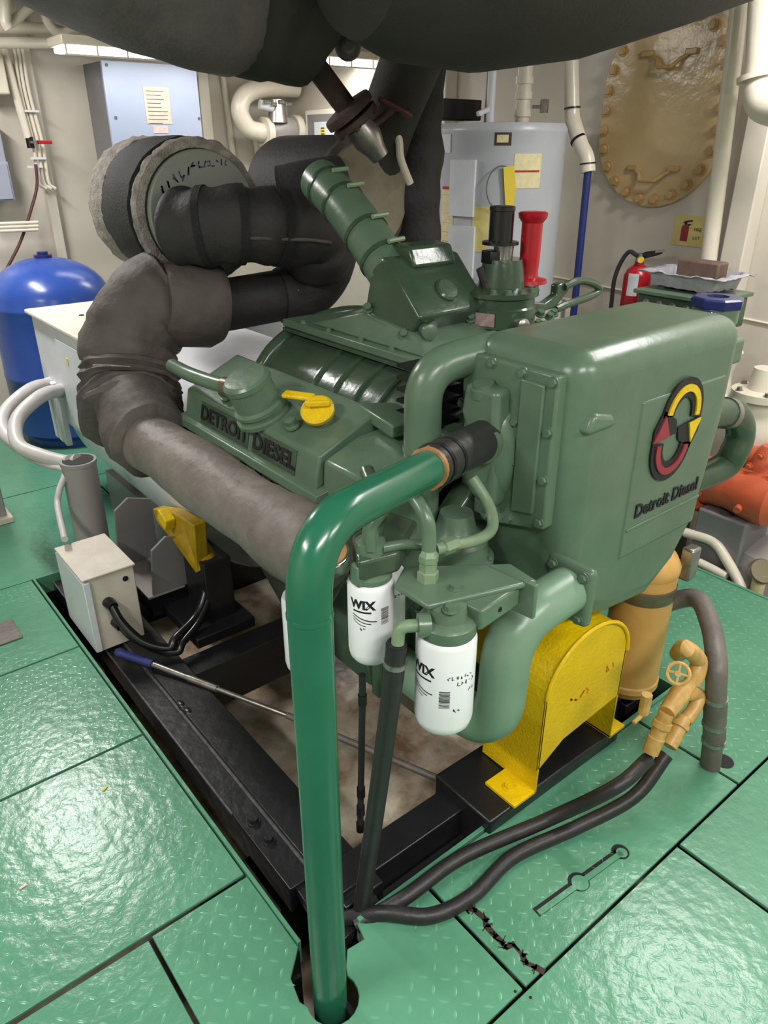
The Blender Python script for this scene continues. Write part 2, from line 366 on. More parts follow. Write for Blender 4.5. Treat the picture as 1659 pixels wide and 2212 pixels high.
# ================================================================== SKID FRAME
sk = thing('skid_frame', 'black welded steel skid frame in the floor pit under the engine', 'frame', (1.3, 2, ZB))
obj('rail', B().box((.60, 1.12, -.12), (.672, 3.0, -.03)), 'black_steel', sk, .003)
obj('rail', B().box((.672, .98, -.26), (.79, 3.0, -.012)), 'black_steel', sk, .004)
obj('rail_highlight', B().box((.664, 1.12, -.03), (.676, 3.0, -.022)), 'edge_highlight', sk, .001, 1)  # thin lighter strips put the bright edge highlights of the rail into colour
obj('rail_highlight', B().box((.597, 1.42, -.034), (.604, 3.0, -.026)), 'edge_highlight', sk, .001, 1)
obj('cross_beam', B().box((.66, 1.01, -.2), (1.95, 1.10, 0)), 'black_steel', sk, .004)
obj('cross_beam', B().box((.7, .965, -.2), (1.3, 1.01, -.09)), 'black_steel', sk, .004)
obj('cross_beam', B().box((.79, 2.05, -.22), (1.95, 2.16, -.03)), 'black_steel', sk, .004)
obj('rail', B().box((1.82, .98, -.26), (1.95, 3.0, -.012)), 'black_steel', sk, .004)
obj('mount_pad', B().box((1.09, .905, -.14), (1.66, 1.12, .045)), 'black_steel', sk, .006)
obj('corner_plate', B().prism([(.60, .93), (.76, .95), (.79, 1.12), (.62, 1.15)], (0, 0, -.07), X, Y, (0, 0, .03)), 'black_steel', sk, .003)
for y in (1.28, 1.36): bolt(sk, (.635, y, -.03), Z, .014, .016, 'black_steel')
for (px, py) in [(390, 1520), (405, 1535), (235, 1375)]: 
    q = at(px, py, z=-.012); obj('weld_bead', B().ball(q, .012, 10, 6, (1, 1.6, .5)), 'black_steel', sk)
obj('leg', B().box((.61, 1.2, ZB), (.78, 1.4, -.2)), 'black_steel', sk); obj('leg', B().box((.61, 2.5, ZB), (.78, 2.7, -.2)), 'black_steel', sk)
obj('leg', B().box((1.8, 1.2, ZB), (1.95, 1.4, -.2)), 'black_steel', sk); obj('leg', B().box((1.8, 2.5, ZB), (1.95, 2.7, -.2)), 'black_steel', sk)

# ================================================================== ENGINE
EN = thing('diesel_engine', 'green marine diesel engine with logo on its front tank', 'engine', (1.45, 1.6, 0))
def prof_y(poly, y0, y1): return B().prism(poly, (0, y0, 0), X, Z, (0, y1-y0, 0))
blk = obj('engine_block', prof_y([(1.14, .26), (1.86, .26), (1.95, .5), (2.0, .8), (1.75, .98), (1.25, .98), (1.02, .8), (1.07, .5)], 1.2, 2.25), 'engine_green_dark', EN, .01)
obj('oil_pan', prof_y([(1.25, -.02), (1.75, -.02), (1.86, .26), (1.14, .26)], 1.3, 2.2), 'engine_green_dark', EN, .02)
for s in (-1, 1):
    mx = lambda p: [(1.5+s*(q[0]-1.5), q[1]) for q in p]
    hd = obj('cylinder_head', prof_y(mx([(.925, .838), (.955, .75), (1.08, .76), (1.2, .97), (1.14, .985)]), 1.25, 2.2), 'engine_green', EN, .004)
    rc = obj('rocker_cover', prof_y(mx([(.93, .862), (.948, .955), (1.135, 1.036), (1.17, .975)]), 1.43, 2.17), 'engine_green', EN, .007, 3)
    obj('cover_lip', prof_y(mx([(.908, .842), (.914, .866), (.95, .872), (1.17, .98), (1.19, .966), (.95, .85)]), 1.40, 2.2), 'engine_green', rc, .003)
    if s < 0:
        for i in range(9): bolt(hd, (.925, 1.45+i*.085, .815), (-1, 0, .1), .014, .02, 'engine_green_dark', name='head_bolt')
    else:
        pass
rcL = [o for o in EN.children if o.name.startswith('rocker_cover')]; rcL = min(rcL, key=lambda o: WL[o.name].x)
sd = V((.948-.93, 0, .955-.862)).normalized(); so_ = V((.9385, 0, .908))
text('letters', 'DETROIT', .06, V((so_.x-.0015, 1.915, so_.z)), (0, -1, 0), sd, 'black_steel', rcL, .0035, width=.285, bold=.0016)
text('letters', 'DIESEL', .06, V((so_.x-.0015, 1.635, so_.z)), (0, -1, 0), sd, 'black_steel', rcL, .0035, width=.215, bold=.0016)
for (y0, y1) in [(1.77, 2.06), (1.525, 1.745)]:
    b = B(); c = V((so_.x, (y0+y1)/2, so_.z)); un = Y.cross(sd)*-1
    b.prism([(-(y1-y0)/2, -.034), ((y1-y0)/2, -.034), ((y1-y0)/2, .034), (-(y1-y0)/2, .034)], c+un*-.001, Y, sd, un*.003); obj('letter_panel', b, 'engine_green_dark', rcL)
tn = V((-.4, 0, .917)).normalized()
# white strip painted in for a reflection beside the cover, front balance cover
obj('reflection_strip', B().box((1.152, 1.5, 1.012), (1.16, 2.0, 1.02)), 'white_paint', rcL)
fc = obj('front_cover', prof_y([(.945, .80), (.955, .945), (1.06, .985), (1.3, 1.0), (1.3, .72), (1.0, .72)], 1.2, 1.425), 'engine_green', EN, .008)
for p in [(1.0, 1.23, .972), (1.2, 1.23, 1.002), (1.19, 1.4, 1.002)]: bolt(fc, p, tn, .009, .009)
obj('bracket', B().prism([(1.09, 1.32), (1.26, 1.30), (1.27, 1.42), (1.13, 1.52)], (0, 0, 1.0), X, Y, (0, 0, .035)), 'engine_green', fc, .006)
# oil filler / breather and its pipe, yellow cap, hold-down studs
bp_ = V((.985, 1.755, .968)); 
of = obj('oil_filler', B().lathe(bp_, tn, [(.078, 0), (.078, .012), (.07, .016), (.07, .028), (.074, .03), (.074, .04), (.064, .046), (.064, .105), (.068, .108), (.068, .122), (.062, .128)], 32), 'engine_green', EN)
obj('lid', B().lathe(bp_+tn*.128, tn, [(.061, 0), (.058, .004), (.02, .006)], 32), 'engine_green', of)
q0 = bp_+tn*.085
obj('breather_pipe', B().tube(cr([q0+V((0, .05, 0)), (.93, 1.88, 1.035), (.915, 2.05, 1.03), (.93, 2.22, 1.02)], 6), .022, 14), 'engine_green', EN)
obj('hose_clamp', B().tube([V((.938, 1.845, 1.036)), V((.931, 1.875, 1.035))], .026, 16), 'band_steel', EN)
cb = V((1.043, 1.55, .992))
cn = obj('filler_neck', B().lathe(cb, tn, [(.032, -.01), (.032, .02), (.026, .022), (.026, .03)], 20), 'engine_green', EN)
yc = obj('yellow_cap', B().lathe(cb+tn*.03, V((-.5, -.35, .8)), [(.042, 0), (.045, .006), (.045, .016), (.038, .022)], 24), 'yellow', EN)
obj('cap_lever', B().box((1.01, 1.59, 1.04), (1.04, 1.68, 1.052), rz(.5)@ry(-.2)), 'yellow', yc, .004)
obj('cap_grip', B().box(cb+V((-.055, -.02, .05)), cb+V((.01, -.008, .066)), rz(-.6)), 'yellow', yc, .004)
for p in [(.975, 1.955, .972), (.985, 1.605, .976)]:
    obj('stud', B().lathe(p, tn, [(.02, 0), (.02, .006), (.014, .008), (.014, .018), (.017, .02), (.017, .026), (.01, .03)], 14), 'engine_green', EN)
# blower in the valley, with ribs, top flange and air inlet
bl_poly = arc(1.5, .93, .345, 0, 180, 22, .2)
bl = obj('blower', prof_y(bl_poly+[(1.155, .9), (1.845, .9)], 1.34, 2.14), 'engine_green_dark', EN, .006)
for yy in (1.40, 1.50, 1.60, 1.70, 1.80):
    o_ = arc(1.5, .93, .362, 100, 178, 14, .217); i_ = arc(1.5, .93, .335, 100, 178, 14, .19)
    obj('rib', B().tube([V((p[0], yy, p[1])) for p in arc(1.5, .93, .345, 95, 178, 24, .2)], .011, 10), 'engine_green_dark', bl)
obj('end_ring', B().tube([V((p[0], 2.09, p[1])) for p in arc(1.5, .93, .345, 60, 180, 24, .2)], .025, 12), 'engine_green_dark', bl)
fl = obj('blower_flange', B().box((1.27, 1.36, 1.118), (1.74, 2.1, 1.142)), 'engine_green', EN, .004)
obj('gasket_strip', B().box((1.264, 1.37, 1.108), (1.75, 2.09, 1.118)), 'engine_green_dark', fl)
for yy in (1.42, 1.56, 1.70, 1.86, 2.0): bolt(fl, (1.286, yy, 1.142), Z, .008, .01, 'engine_green')
tb = B().add([(1.3, 1.44, 1.142), (1.7, 1.44, 1.142), (1.7, 1.98, 1.142), (1.3, 1.98, 1.142), (1.33, 1.5, 1.185), (1.66, 1.5, 1.185), (1.66, 1.74, 1.215), (1.33, 1.74, 1.215)],
             [(0, 3, 2, 1), (0, 1, 5, 4), (1, 2, 6, 5), (2, 3, 7, 6), (3, 0, 4, 7), (4, 5, 6, 7)])
obj('inlet_base', tb, 'engine_green', EN, .006)
def yz(p): return [(q[0], q[1]) for q in p]
ahp = [(1.55, 1.166), (1.50, 1.232), (1.635, 1.366), (1.665, 1.372), (1.715, 1.33), (1.74, 1.235), (1.735, 1.21)]
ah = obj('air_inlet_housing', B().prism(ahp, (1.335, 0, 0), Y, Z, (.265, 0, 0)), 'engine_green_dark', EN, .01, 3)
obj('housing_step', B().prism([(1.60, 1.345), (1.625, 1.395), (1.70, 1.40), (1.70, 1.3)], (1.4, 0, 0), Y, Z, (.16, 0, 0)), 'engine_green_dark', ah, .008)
fn = V((0, -.134, .134)).cross(X).normalized()
fn = V((0, -.705, .71))
bc = V((1.475, 1.555, 1.278)); obj('boss', B().lathe(bc, fn, [(.036, -.01), (.036, .012), (.03, .017)], 24), 'engine_green_dark', ah)
obj('inlet_flange', B().prism([(1.545, 1.158), (1.745, 1.205), (1.745, 1.218), (1.545, 1.172)], (1.325, 0, 0), Y, Z, (.29, 0, 0)), 'engine_green', ah, .002)
for p in [(1.328, 1.56, 1.178), (1.328, 1.72, 1.225), (1.40, 1.525, 1.2), (1.55, 1.525, 1.2)]: bolt(ah, p, (-.5, -.6, .6), .012, .018, 'engine_green')
obj('shutdown_valve', B().lathe((1.36, 1.50, 1.195), (-.3, -1, 0), [(.016, -.02), (.016, .01), (.022, .012), (.022, .022), (.012, .026)], 14), 'engine_green', ah)
# crossover cable
obj('black_cable', B().tube(cr([(1.61, 1.55, 1.33), (1.605, 1.5, 1.25), (1.61, 1.46, 1.16), (1.58, 1.42, 1.1)], 6), .016, 10), 'black_rubber', EN)
# intake hose with clamps
ip = [V((1.40, 1.70, 1.315)), V((1.41, 1.83, 1.41)), V((1.43, 1.97, 1.485)), V((1.45, 2.12, 1.545))]
ih = obj('intake_hose', B().tube(cr(ip, 8), .066, 24), 'engine_green', EN)
ipc = cr(ip, 8)
for k in (3, 8, 16, 21):
    a, b_ = ipc[k], ipc[k+1]; d = (b_-a).normalized()
    c_ = obj('hose_clamp', B().tube([a-d*.007, a+d*.007], .0695, 24), 'engine_green_dark', ih)
    e = a+V((-.02, -.055, .055)); obj('clamp_screw', B().cyl(e-X*.0, e+V((.055, 0, .004)), .007, n=8), 'hose_green', ih)
# coolant riser into the heat exchanger, alternator behind it
rp = fil([(1.10, 1.22, .78), (1.10, 1.22, 1.195), (1.30, 1.19, 1.215)], .09, 10)
ri = obj('coolant_riser', B().tube(rp, .044, 24), 'engine_green', EN)
for z_ in (.955, 1.0): obj('hose_clamp', B().cyl((1.10, 1.22, z_), (1.10, 1.22, z_+.012), .0465, n=24), 'engine_green', ri)
al = obj('alternator', B().lathe((1.30, 1.30, 1.09), (0, 1, 0), [(.05, 0), (.07, .01), (.07, .12), (.05, .13)], 24), 'black_plastic', EN)
for k in range(5): obj('fin', B().box((1.17, 1.25, 1.03+k*.03), (1.25, 1.40, 1.038+k*.03)), 'black_plastic', al)

# ---- heat exchanger / expansion tank
hx_poly = [(1.235, .72), (1.30, .60), (1.44, .545), (1.64, .525), (1.76, .60), (1.84, .72), (1.885, 1.0), (1.89, 1.268), (1.228, 1.268)]
HX = obj('heat_exchanger', B().prism(hx_poly, (0, .883, 0), X, Z, (0, .325, 0)), 'engine_green', EN, .06, 8, 60)
obj('top_seam', B().box((1.228, .95, 1.196), (1.24, 1.15, 1.202)), 'engine_green_dark', HX, .002)
obj('front_panel', B().prism([(1.46, .72), (1.80, .72), (1.82, 1.13), (1.46, 1.13)], (0, .8795, 0), X, Z, (0, .02, 0)), 'engine_green', HX, .006, 2)
obj('corner_lug', B().prism([(0, 0), (.10, .0), (.09, .03), (.02, .045)], (1.25, .868, 1.10), X, Z, (0, .05, 0)), 'engine_green', HX, .012, 3)
b = B(); side = [(.925, .87), (1.185, .80), (1.205, 1.225), (.925, 1.225)]
sc = obj('side_cover', B().prism(side, (1.205, 0, 0), Y, Z, (.05, 0, 0)), 'engine_green', HX, .006)
obj('cover_pad', B().prism([(.955, .90), (1.02, .885), (1.02, 1.2), (.955, 1.2)], (1.198, 0, 0), Y, Z, (.02, 0, 0)), 'engine_green', HX, .004)
for (yy, zz) in [(.937, 1.21), (1.02, 1.213), (1.11, 1.215), (1.195, 1.213), (.937, 1.1), (.937, .99), (.937, .885), (1.025, .862), (1.1, .842), (1.175, .82), (1.198, 1.1), (1.195, .97), (1.03, 1.0), (1.03, 1.1)]:
    bolt(HX, (1.205, yy, zz), -X, .010, .009, 'engine_green', name='cover_bolt')
# cast water outlet on the cover: bulged volute with a raised neck
obj('volute', B().ball((1.205, 1.10, 1.01), .1, 24, 14, (.55, .8, 1.35)), 'engine_green', HX, smooth=80)
obj('volute_ridge', B().prism([(1.04, .9), (1.06, .88), (1.16, 1.10), (1.15, 1.17), (1.05, 1.17)], (1.16, 0, 0), Y, Z, (.05, 0, 0)), 'engine_green', HX, .02, 4)
obj('vent_plug', B().lathe((1.185, 1.11, 1.145), (-.2, 0, 1), [(.03, 0), (.03, .02), (.024, .022), (.024, .03)], 16), 'engine_green', HX)
obj('water_neck', B().cyl((1.13, 1.062, 1.052), (1.22, 1.105, 1.045), .044, n=24), 'engine_green', HX)
text('cast_text', '5110486', .028, (1.2035, .99, .93), (0, 0, 1), (0, 1, 0), 'engine_green', HX, .001) if False else None
# filler neck, blue cap
fnk = obj('filler_neck', B().lathe((1.95, 1.01, 1.12), Z, [(.055, 0), (.055, .10), (.06, .105), (.06, .142)], 20), 'engine_green', HX)
obj('neck_bracket', B().box((1.85, .93, 1.12), (1.99, 1.09, 1.19)), 'engine_green', HX, .01)
obj('neck_lug', B().box((1.98, .96, 1.13), (2.03, 1.01, 1.17)), 'engine_green', HX, .008)
cp_ = obj('blue_cap', B().lathe((1.95, 1.01, 1.262), Z, [(.066, 0), (.068, .006), (.068, .022), (.06, .026), (.03, .027), (.028, .02)], 8), 'blue_cap', HX, smooth=20)
for s in (-1, 1): obj('cap_ear', B().box((1.95+s*.07-.016, .98, 1.252), (1.95+s*.07+.016, 1.0, 1.26), rz(.4*s)), 'chrome', HX, .002)
# front emblem: two chasing arrows on black, name below
LO, LX, LZ = V((1.617, .8775, 1.03)), X, Z*.95
def band(cx, cy, r0, r1, a0, a1, n=20, sy=1.0):
    return arc(cx, cy, r1, a0, a1, n, r1*sy), arc(cx, cy, r0, a0, a1, n, r0*sy)
def emblem(name, parts, m, t, lift):
    b = B()
    for kind, p in parts:
        if kind == 's': b.strip(p[0], p[1], LO-Y*lift, LX, LZ, (0, -t, 0))
        else: b.prism(p, LO-Y*lift, LX, LZ, (0, -t, 0))
    return obj(name, b, m, HX, smooth=0)
def ring(pts_o, pts_i): return ('s', (pts_o, pts_i))
Ro = .098
up_o = arc(.012, .035, .088, 172, -12, 22, .10); up_i = arc(.012, .035, .040, 172, -12, 22, .048)
lo_o = [(-x, -y) for x, y in up_o]; lo_i = [(-x, -y) for x, y in up_i]
hd_u = [(.112, .018), (.006, .012), (.02, -.03), (.078, -.062), (.106, -.03)]
hd_l = [(-x, -y) for x, y in hd_u]
emblem('emblem_black', [ring(up_o, up_i), ring(lo_o, lo_i), ('p', [(.1, .016), (.0, .006), (.012, -.03), (.07, -.066), (.1, -.02)]), ('p', [(-.1, -.016), (.0, -.006), (-.012, .03), (-.07, .066), (-.1, .02)])], 'ink', .004, 0)
ya_o = arc(.012, .035, .072, 168, -8, 22, .082); ya_i = arc(.012, .035, .054, 168, -8, 22, .064)
emblem('emblem_yellow_arrow', [ring(ya_o, ya_i), ('p', [(.098, .012), (.046, .008), (.066, -.048)])], 'yellow', .004, .004)
emblem('emblem_red_arrow', [ring([(-x, -y) for x, y in ya_o], [(-x, -y) for x, y in ya_i]), ('p', [(-.104, -.012), (-.036, -.008), (-.066, .052)])], 'maroon', .004, .004)
text('name_letters', 'Detroit Diesel', .05, (1.637, .878, .842), X, Z, 'ink', HX, .002, width=.28, bold=.001)
obj('name_ledge', B().box((1.47, .876, .795), (1.80, .884, .803)), 'engine_green', HX, .002)
# ---- lower hose from the tank round to the water pump, flange
obj('hose_flange', B().box((1.232, .80, .655), (1.262, .925, .805)), 'engine_green', EN, .012, 3)
for (yy, zz) in [(.82, .785), (.905, .785), (.82, .675), (.905, .675)]: bolt(EN, (1.232, yy, zz), -X, .010, .01, 'engine_green')
obj('lower_hose', B().tube(fil([(1.25, .862, .735), (1.035, .855, .725), (1.02, .85, .425), (1.0, 1.2, .45)], .115, 12), .055, 28), 'engine_green_pale', EN)
# ---- raw water pump body under the riser
wp = obj('water_pump', B().lathe((1.135, 1.13, .62), Z, [(.03, -.06), (.085, -.04), (.09, 0), (.09, .1), (.097, .105), (.097, .125), (.085, .13), (.08, .17), (.05, .2), (.04, .24)], 28), 'engine_green', EN)
for a in range(0, 360, 60): bolt(wp, (1.135+.088*math.cos(math.radians(a)), 1.13+.088*math.sin(math.radians(a)), .75), Z, .008, .008)
obj('pump_rib', B().prism([(1.02, .60), (1.06, .74), (1.08, .74), (1.05, .60)], (0, 1.04, 0), X, Z, (0, .03, 0)), 'engine_green', wp, .004)
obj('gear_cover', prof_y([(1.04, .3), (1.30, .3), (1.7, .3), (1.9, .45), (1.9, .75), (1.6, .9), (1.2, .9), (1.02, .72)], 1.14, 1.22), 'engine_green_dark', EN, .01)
oc = obj('oil_cooler', B().prism([(.90, .42), (1.08, .40), (1.10, .60), (.95, .66), (.88, .58)], (0, 1.16, 0), X, Z, (0, .18, 0)), 'engine_green_dark', EN, .02, 3)
for p in [(.93, 1.16, .60), (1.05, 1.16, .58), (.94, 1.16, .45), (1.04, 1.16, .43)]: bolt(oc, p, -Y, .012, .014, 'engine_green')
for k in range(3): obj('cooler_rib', B().box((.90+k*.06, 1.135, .41), (.915+k*.06, 1.165, .62)), 'engine_green_dark', oc, .004)
# ---- spin-on filters
def filt(name, c, zt, zb, r, label):
    h = zt-zb
    o = obj(name, B().lathe((c[0], c[1], zb), Z, [(r*.2, .004), (r*.55, .001), (r*.8, .004), (r*.94, .014), (r, .03), (r, h-.012), (r*.97, h-.006), (r*.93, h)], 40), 'white_filter', EN); o['label'] = label; return o
def print_on(f, c, r, items, m='ink'):
    sh = []
    for vs, fs, a0, z0 in items: sh.append(([(a0+q[0]/r, z0+q[1]) for q in vs], fs))
    return wrapped('printed_label', sh, c, r+.0004, m, f)
def quadv(w_, h_, y=0, n=8):
    vs = [V((-w_/2+w_*i/n, y+t, 0)) for i in range(n+1) for t in (-h_/2, h_/2)]
    return vs, [(2*i, 2*i+2, 2*i+3, 2*i+1) for i in range(n)]
def scrib(n, size, seed):
    """illegible pen strokes: short bent lines side by side, as flat quads"""
    rn = random.Random(seed); vs, fs = [], []
    for i in range(n):
        x = (i-(n-1)/2)*size*.75; pts = [V((x+rn.uniform(-.3, .3)*size, rn.uniform(-.5, .5)*size, 0)) for _ in range(4)]
        for a, b_ in zip(pts, pts[1:]):
            d = (b_-a); nrm = V((-d.y, d.x, 0)).normalized()*size*.07; k = len(vs); vs += [a-nrm, b_-nrm, b_+nrm, a+nrm]; fs.append((k, k+1, k+2, k+3))
    return vs, fs
def scribble(name, n, size, seed, o, ux, uy, m, parent):
    vs, fs = scrib(n, size, seed); o, ux, uy = V(o), V(ux).normalized(), V(uy).normalized(); un = ux.cross(uy)
    b = B(); b.add([o+ux*q.x+uy*q.y for q in vs], fs); b.add([o+ux*q.x+uy*q.y-un*.0004 for q in vs], fs); return obj(name, b, m, parent, smooth=0)
def barcode(w_, h_, n=16):
    vs, fs = [], []; random.seed(3); y = -h_/2
    for i in range(n):
        t = h_/n*random.uniform(.3, .75); k = len(vs); q_ = quadv(w_*random.uniform(.92, 1.06), t, y+t/2, 5); vs += q_[0]; fs += [tuple(k+e for e in f) for f in q_[1]]; y += h_/n
    return vs, fs
def swoosh(w_, h_, n=3):
    vs, fs = [], []
    for k in range(n):
        for i in range(8):
            for t in (0, .0026-.0004*k):
                u_ = i/7; vs.append(V((-w_/2+w_*(1-.22*k)*u_, h_*(1-u_)**2-.006*k+t, 0)))
        for i in range(7): a = k*16+i*2; fs.append((a, a+2, a+3, a+1))
    return vs, fs
def camang(c): return math.atan2(-c[1], -c[0])
FA = (.846, .853); fa = filt('oil_filter', FA, .800, .570, .0605, 'large white spin-on filter with barcode')
ca = camang(FA)
def tv(s_, z_): return text_verts(s_, z_, 0, .0014)
def it(g, a, z_): return (g[0], g[1], a, z_)
print_on(fa, FA, .0605, [it(tv('WIX', .03), ca-.85, .735), it(quadv(.05, .004), ca-.85, .715), it(swoosh(.05, .014), ca-.8, .682), it(barcode(.022, .042, 14), ca+.02, .676), it(scrib(7, .011, 4), ca+.55, .728), it(scrib(5, .012, 8), ca+.78, .712), it(scrib(2, .011, 9), ca+.45, .648), it(scrib(3, .01, 2), ca+1.05, .69)])
FB = (.79, 1.022); fb = filt('fuel_filter', FB, .862, .664, .0485, 'smaller white spin-on filter beside the green pipe')
cb_ = camang(FB)
print_on(fb, FB, .0485, [it(tv('WIX', .027), cb_-.4, .822), it(quadv(.04, .004), cb_-.4, .806), it(swoosh(.052, .012), cb_-.3, .784), it(scrib(2, .01, 12), cb_-.35, .765), it(barcode(.018, .04), cb_+.62, .795)])
FC = (.895, 1.105); fc2 = filt('fuel_filter', FC, .80, .62, .046, 'small white filter mostly hidden behind the nearer one')
print_on(fc2, FC, .046, [it(scrib(4, .013, 5), camang(FC)+.75, .775), it(scrib(4, .012, 6), camang(FC)+.8, .756)])
FD = (.822, 1.345); filt('fuel_filter', FD, .645, .42, .052, 'white filter peeking out left of the green pipe')
# big filter head: round base, boss, flat arm with triangular web
ha = obj('filter_head', B().lathe((FA[0], FA[1], .80), Z, [(.056, 0), (.058, .004), (.058, .026), (.05, .034), (.04, .036), (.036, .06), (.02, .064)], 28), 'engine_green', EN)
obj('arm', B().box((.872, .80, .815), (1.0, .862, .862), rz(.12)), 'engine_green', ha, .006)
obj('web', B().prism([(.80, .86), (1.03, .79), (1.04, .87), (.86, 1.0), (.80, .96)], (0, 0, .858), X, Y, (0, 0, .014)), 'engine_green', ha, .005)
obj('end_plate', B().box((1.0, .775, .795), (1.012, .89, .875), rz(.12)), 'engine_green', ha, .003)
obj('port_elbow', B().tube(fil([(.80, .86, .828), (.755, .89, .828), (.752, .89, .79)], .025, 6), .013, 12), 'hose_green', ha)
obj('port_boss', B().cyl((.805, .857, .828), (.785, .87, .828), .024, n=18), 'engine_green', ha)
bolt(ha, (.935, .803, .838), -Y, .006, .005, 'dark_gap'); bolt(ha, (.83, .83, .864), Z, .012, .012); bolt(ha, (.88, .87, .872), Z, .010, .01)
hb = obj('filter_head', B().lathe((FB[0], FB[1], .862), Z, [(.04, 0), (.044, .003), (.044, .012), (.028, .018), (.024, .05), (.03, .054), (.03, .085), (.018, .09), (.014, .12)], 24), 'engine_green', EN)
obj('manifold', B().prism([(.74, 1.0), (.83, .98), (.95, 1.06), (.93, 1.14), (.8, 1.1)], (0, 0, .875), X, Y, (0, 0, .05)), 'engine_green_dark', hb, .01, 3)
obj('lug', B().box((.742, 1.0, .862), (.758, 1.03, .91)), 'engine_green', hb, .005)
gz = V((.723, 1.06, .925))
sg = obj('sight_gauge', B().lathe(gz, (-.5, -.35, 1), [(.02, -.06), (.022, -.03), (.034, -.028), (.034, .0)], 24), 'engine_green', EN)
obj('gauge_rim', B().lathe(gz, (-.5, -.35, 1), [(.035, -.002), (.036, .004), (.033, .006)], 24), 'chrome', sg)
obj('gauge_face', B().lathe(gz, (-.5, -.35, 1), [(.031, .006), (.01, .0075)], 24), 'copper_face', sg)
# hoses and fittings between the filters
def hose(pts, r, m, par=EN, name='fuel_hose', k=6): return obj(name, B().tube(cr(pts, k), r, 12), m, par)
fx = V((.905, .945, .935))
hose([(.86, .93, .87), (.872, .94, .95), (.874, .955, 1.0), (.88, 1.02, 1.04)], .015, 'engine_green')
ft = obj('hose_fitting', B().lathe((.862, .93, .865), (.06, .04, 1), [(.022, 0), (.022, .025), (.018, .027), (.018, .045), (.02, .047), (.02, .06), (.014, .07)], 6), 'hose_green', EN, smooth=20)
hose([(.885, .935, .93), (.93, .93, .927), (1.0, .93, .915), (1.07, .955, .91), (1.105, 1.0, .935), (1.10, 1.05, .985)], .0125, 'hose_green')
obj('hose_fitting', B().lathe((.90, .932, .929), (1, 0, -.02), [(.012, 0), (.017, .004), (.017, .03), (.014, .04)], 6), 'hose_green', EN, smooth=20)
hose([(.775, 1.0, .94), (.775, 1.0, .985), (.80, 1.0, 1.01), (.86, 1.03, 1.02), (.93, 1.1, 1.02)], .011, 'engine_green')
hose([(.80, 1.03, .95), (.84, 1.06, .955), (.88, 1.12, .985), (.92, 1.2, 1.0)], .017, 'engine_green_dark')
hose([(.80, 1.0, .935), (.85, .99, .93), (.89, .975, .92)], .011, 'engine_green')
# ---- governor and overspeed trip on the far side of the blower, above the tank
GVC = V((1.665, 1.52, 1.075))
gv = obj('governor', B().lathe(GVC, Z, [(.07, 0), (.075, .08), (.10, .095), (.105, .10), (.105, .15), (.1, .155), (.1, .178), (.11, .182), (.11, .196), (.095, .2), (.068, .206), (.062, .25), (.056, .28)], 32), 'engine_green_dark', EN)
gdir = V((-1.09, -.395, 0)).normalized(); gx_ = Z.cross(gdir)
obj('name_plate', B().prism([(-.03, -.018), (.03, -.018), (.03, .018), (-.03, .018)], GVC+gdir*.104+Z*.125, gx_, Z, gdir*.003), 'sticker_grey', gv)
obj('trip_stem', B().cyl(GVC+Z*.275, GVC+V((0, 0, .325)), .026, .03, n=16), 'steel', gv)
obj('trip_switch', B().box(GVC+V((-.06, -.01, .27)), GVC+V((-.02, .03, .305))), 'black_plastic', gv, .003)
sl = obj('solenoid', B().lathe(GVC+V((-.005, .01, .318)), Z, [(.052, 0), (.052, .008), (.034, .011), (.034, .088), (.036, .09), (.036, .1), (.03, .102)], 18), 'black_plastic', gv)
rh = obj('red_handle', B().lathe((1.745, 1.49, 1.284), Z, [(.056, 0), (.054, .01), (.03, .016), (.027, .03), (.029, .06), (.030, .165), (.04, .178), (.042, .19), (.036, .194)], 24), 'red', gv)
for k in range(5):
    a = -2.6+k*.42; bolt(gv, GVC+V((.1*math.cos(a), .1*math.sin(a), .196)), Z, .009, .012, 'engine_green')
obj('drain_knob', B().lathe(GVC+V((-.03, -.10, .115)), (-.3, -1, .1), [(.012, 0), (.012, .02), (.018, .022), (.018, .034), (.01, .038)], 14), 'steel', gv)
obj('fuel_tube', B().tube(cr([GVC+V((.02, -.10, .10)), GVC+V((.06, -.13, .11)), GVC+V((.12, -.12, .10)), GVC+V((.2, -.08, .09))], 6), .008, 8), 'engine_green_dark', gv)
obj('fuel_tube', B().tube(cr([GVC+V((-.05, -.07, .09)), GVC+V((-.05, -.085, .02)), GVC+V((-.03, -.09, -.06))], 6), .009, 8), 'engine_green', gv)
obj('lever', B().prism([(1.74, 1.20), (1.80, 1.22), (1.85, 1.21), (1.90, 1.23), (1.90, 1.26), (1.93, 1.265), (1.96, 1.24), (1.90, 1.19), (1.78, 1.18)], (0, 1.50, 0), X, Z, (0, .03, 0)), 'engine_green_dark', gv, .006)
obj('loop_handle', B().tube(cr([(1.93, 1.5, 1.25), (2.0, 1.5, 1.262), (2.08, 1.5, 1.245), (2.115, 1.5, 1.22), (2.06, 1.5, 1.205), (1.96, 1.5, 1.195), (1.90, 1.5, 1.185)], 6), .012, 10), 'engine_green_dark', gv)
for p in [(1.78, 1.46, 1.19), (1.81, 1.45, 1.18), (1.84, 1.46, 1.185), (1.76, 1.45, 1.165)]: bolt(gv, p, (-.2, -.4, .9), .012, .016, 'engine_green')
obj('governor_drive', B().lathe((1.62, 1.42, 1.0), Z, [(.045, 0), (.045, .12), (.05, .13)], 20), 'engine_green', EN)
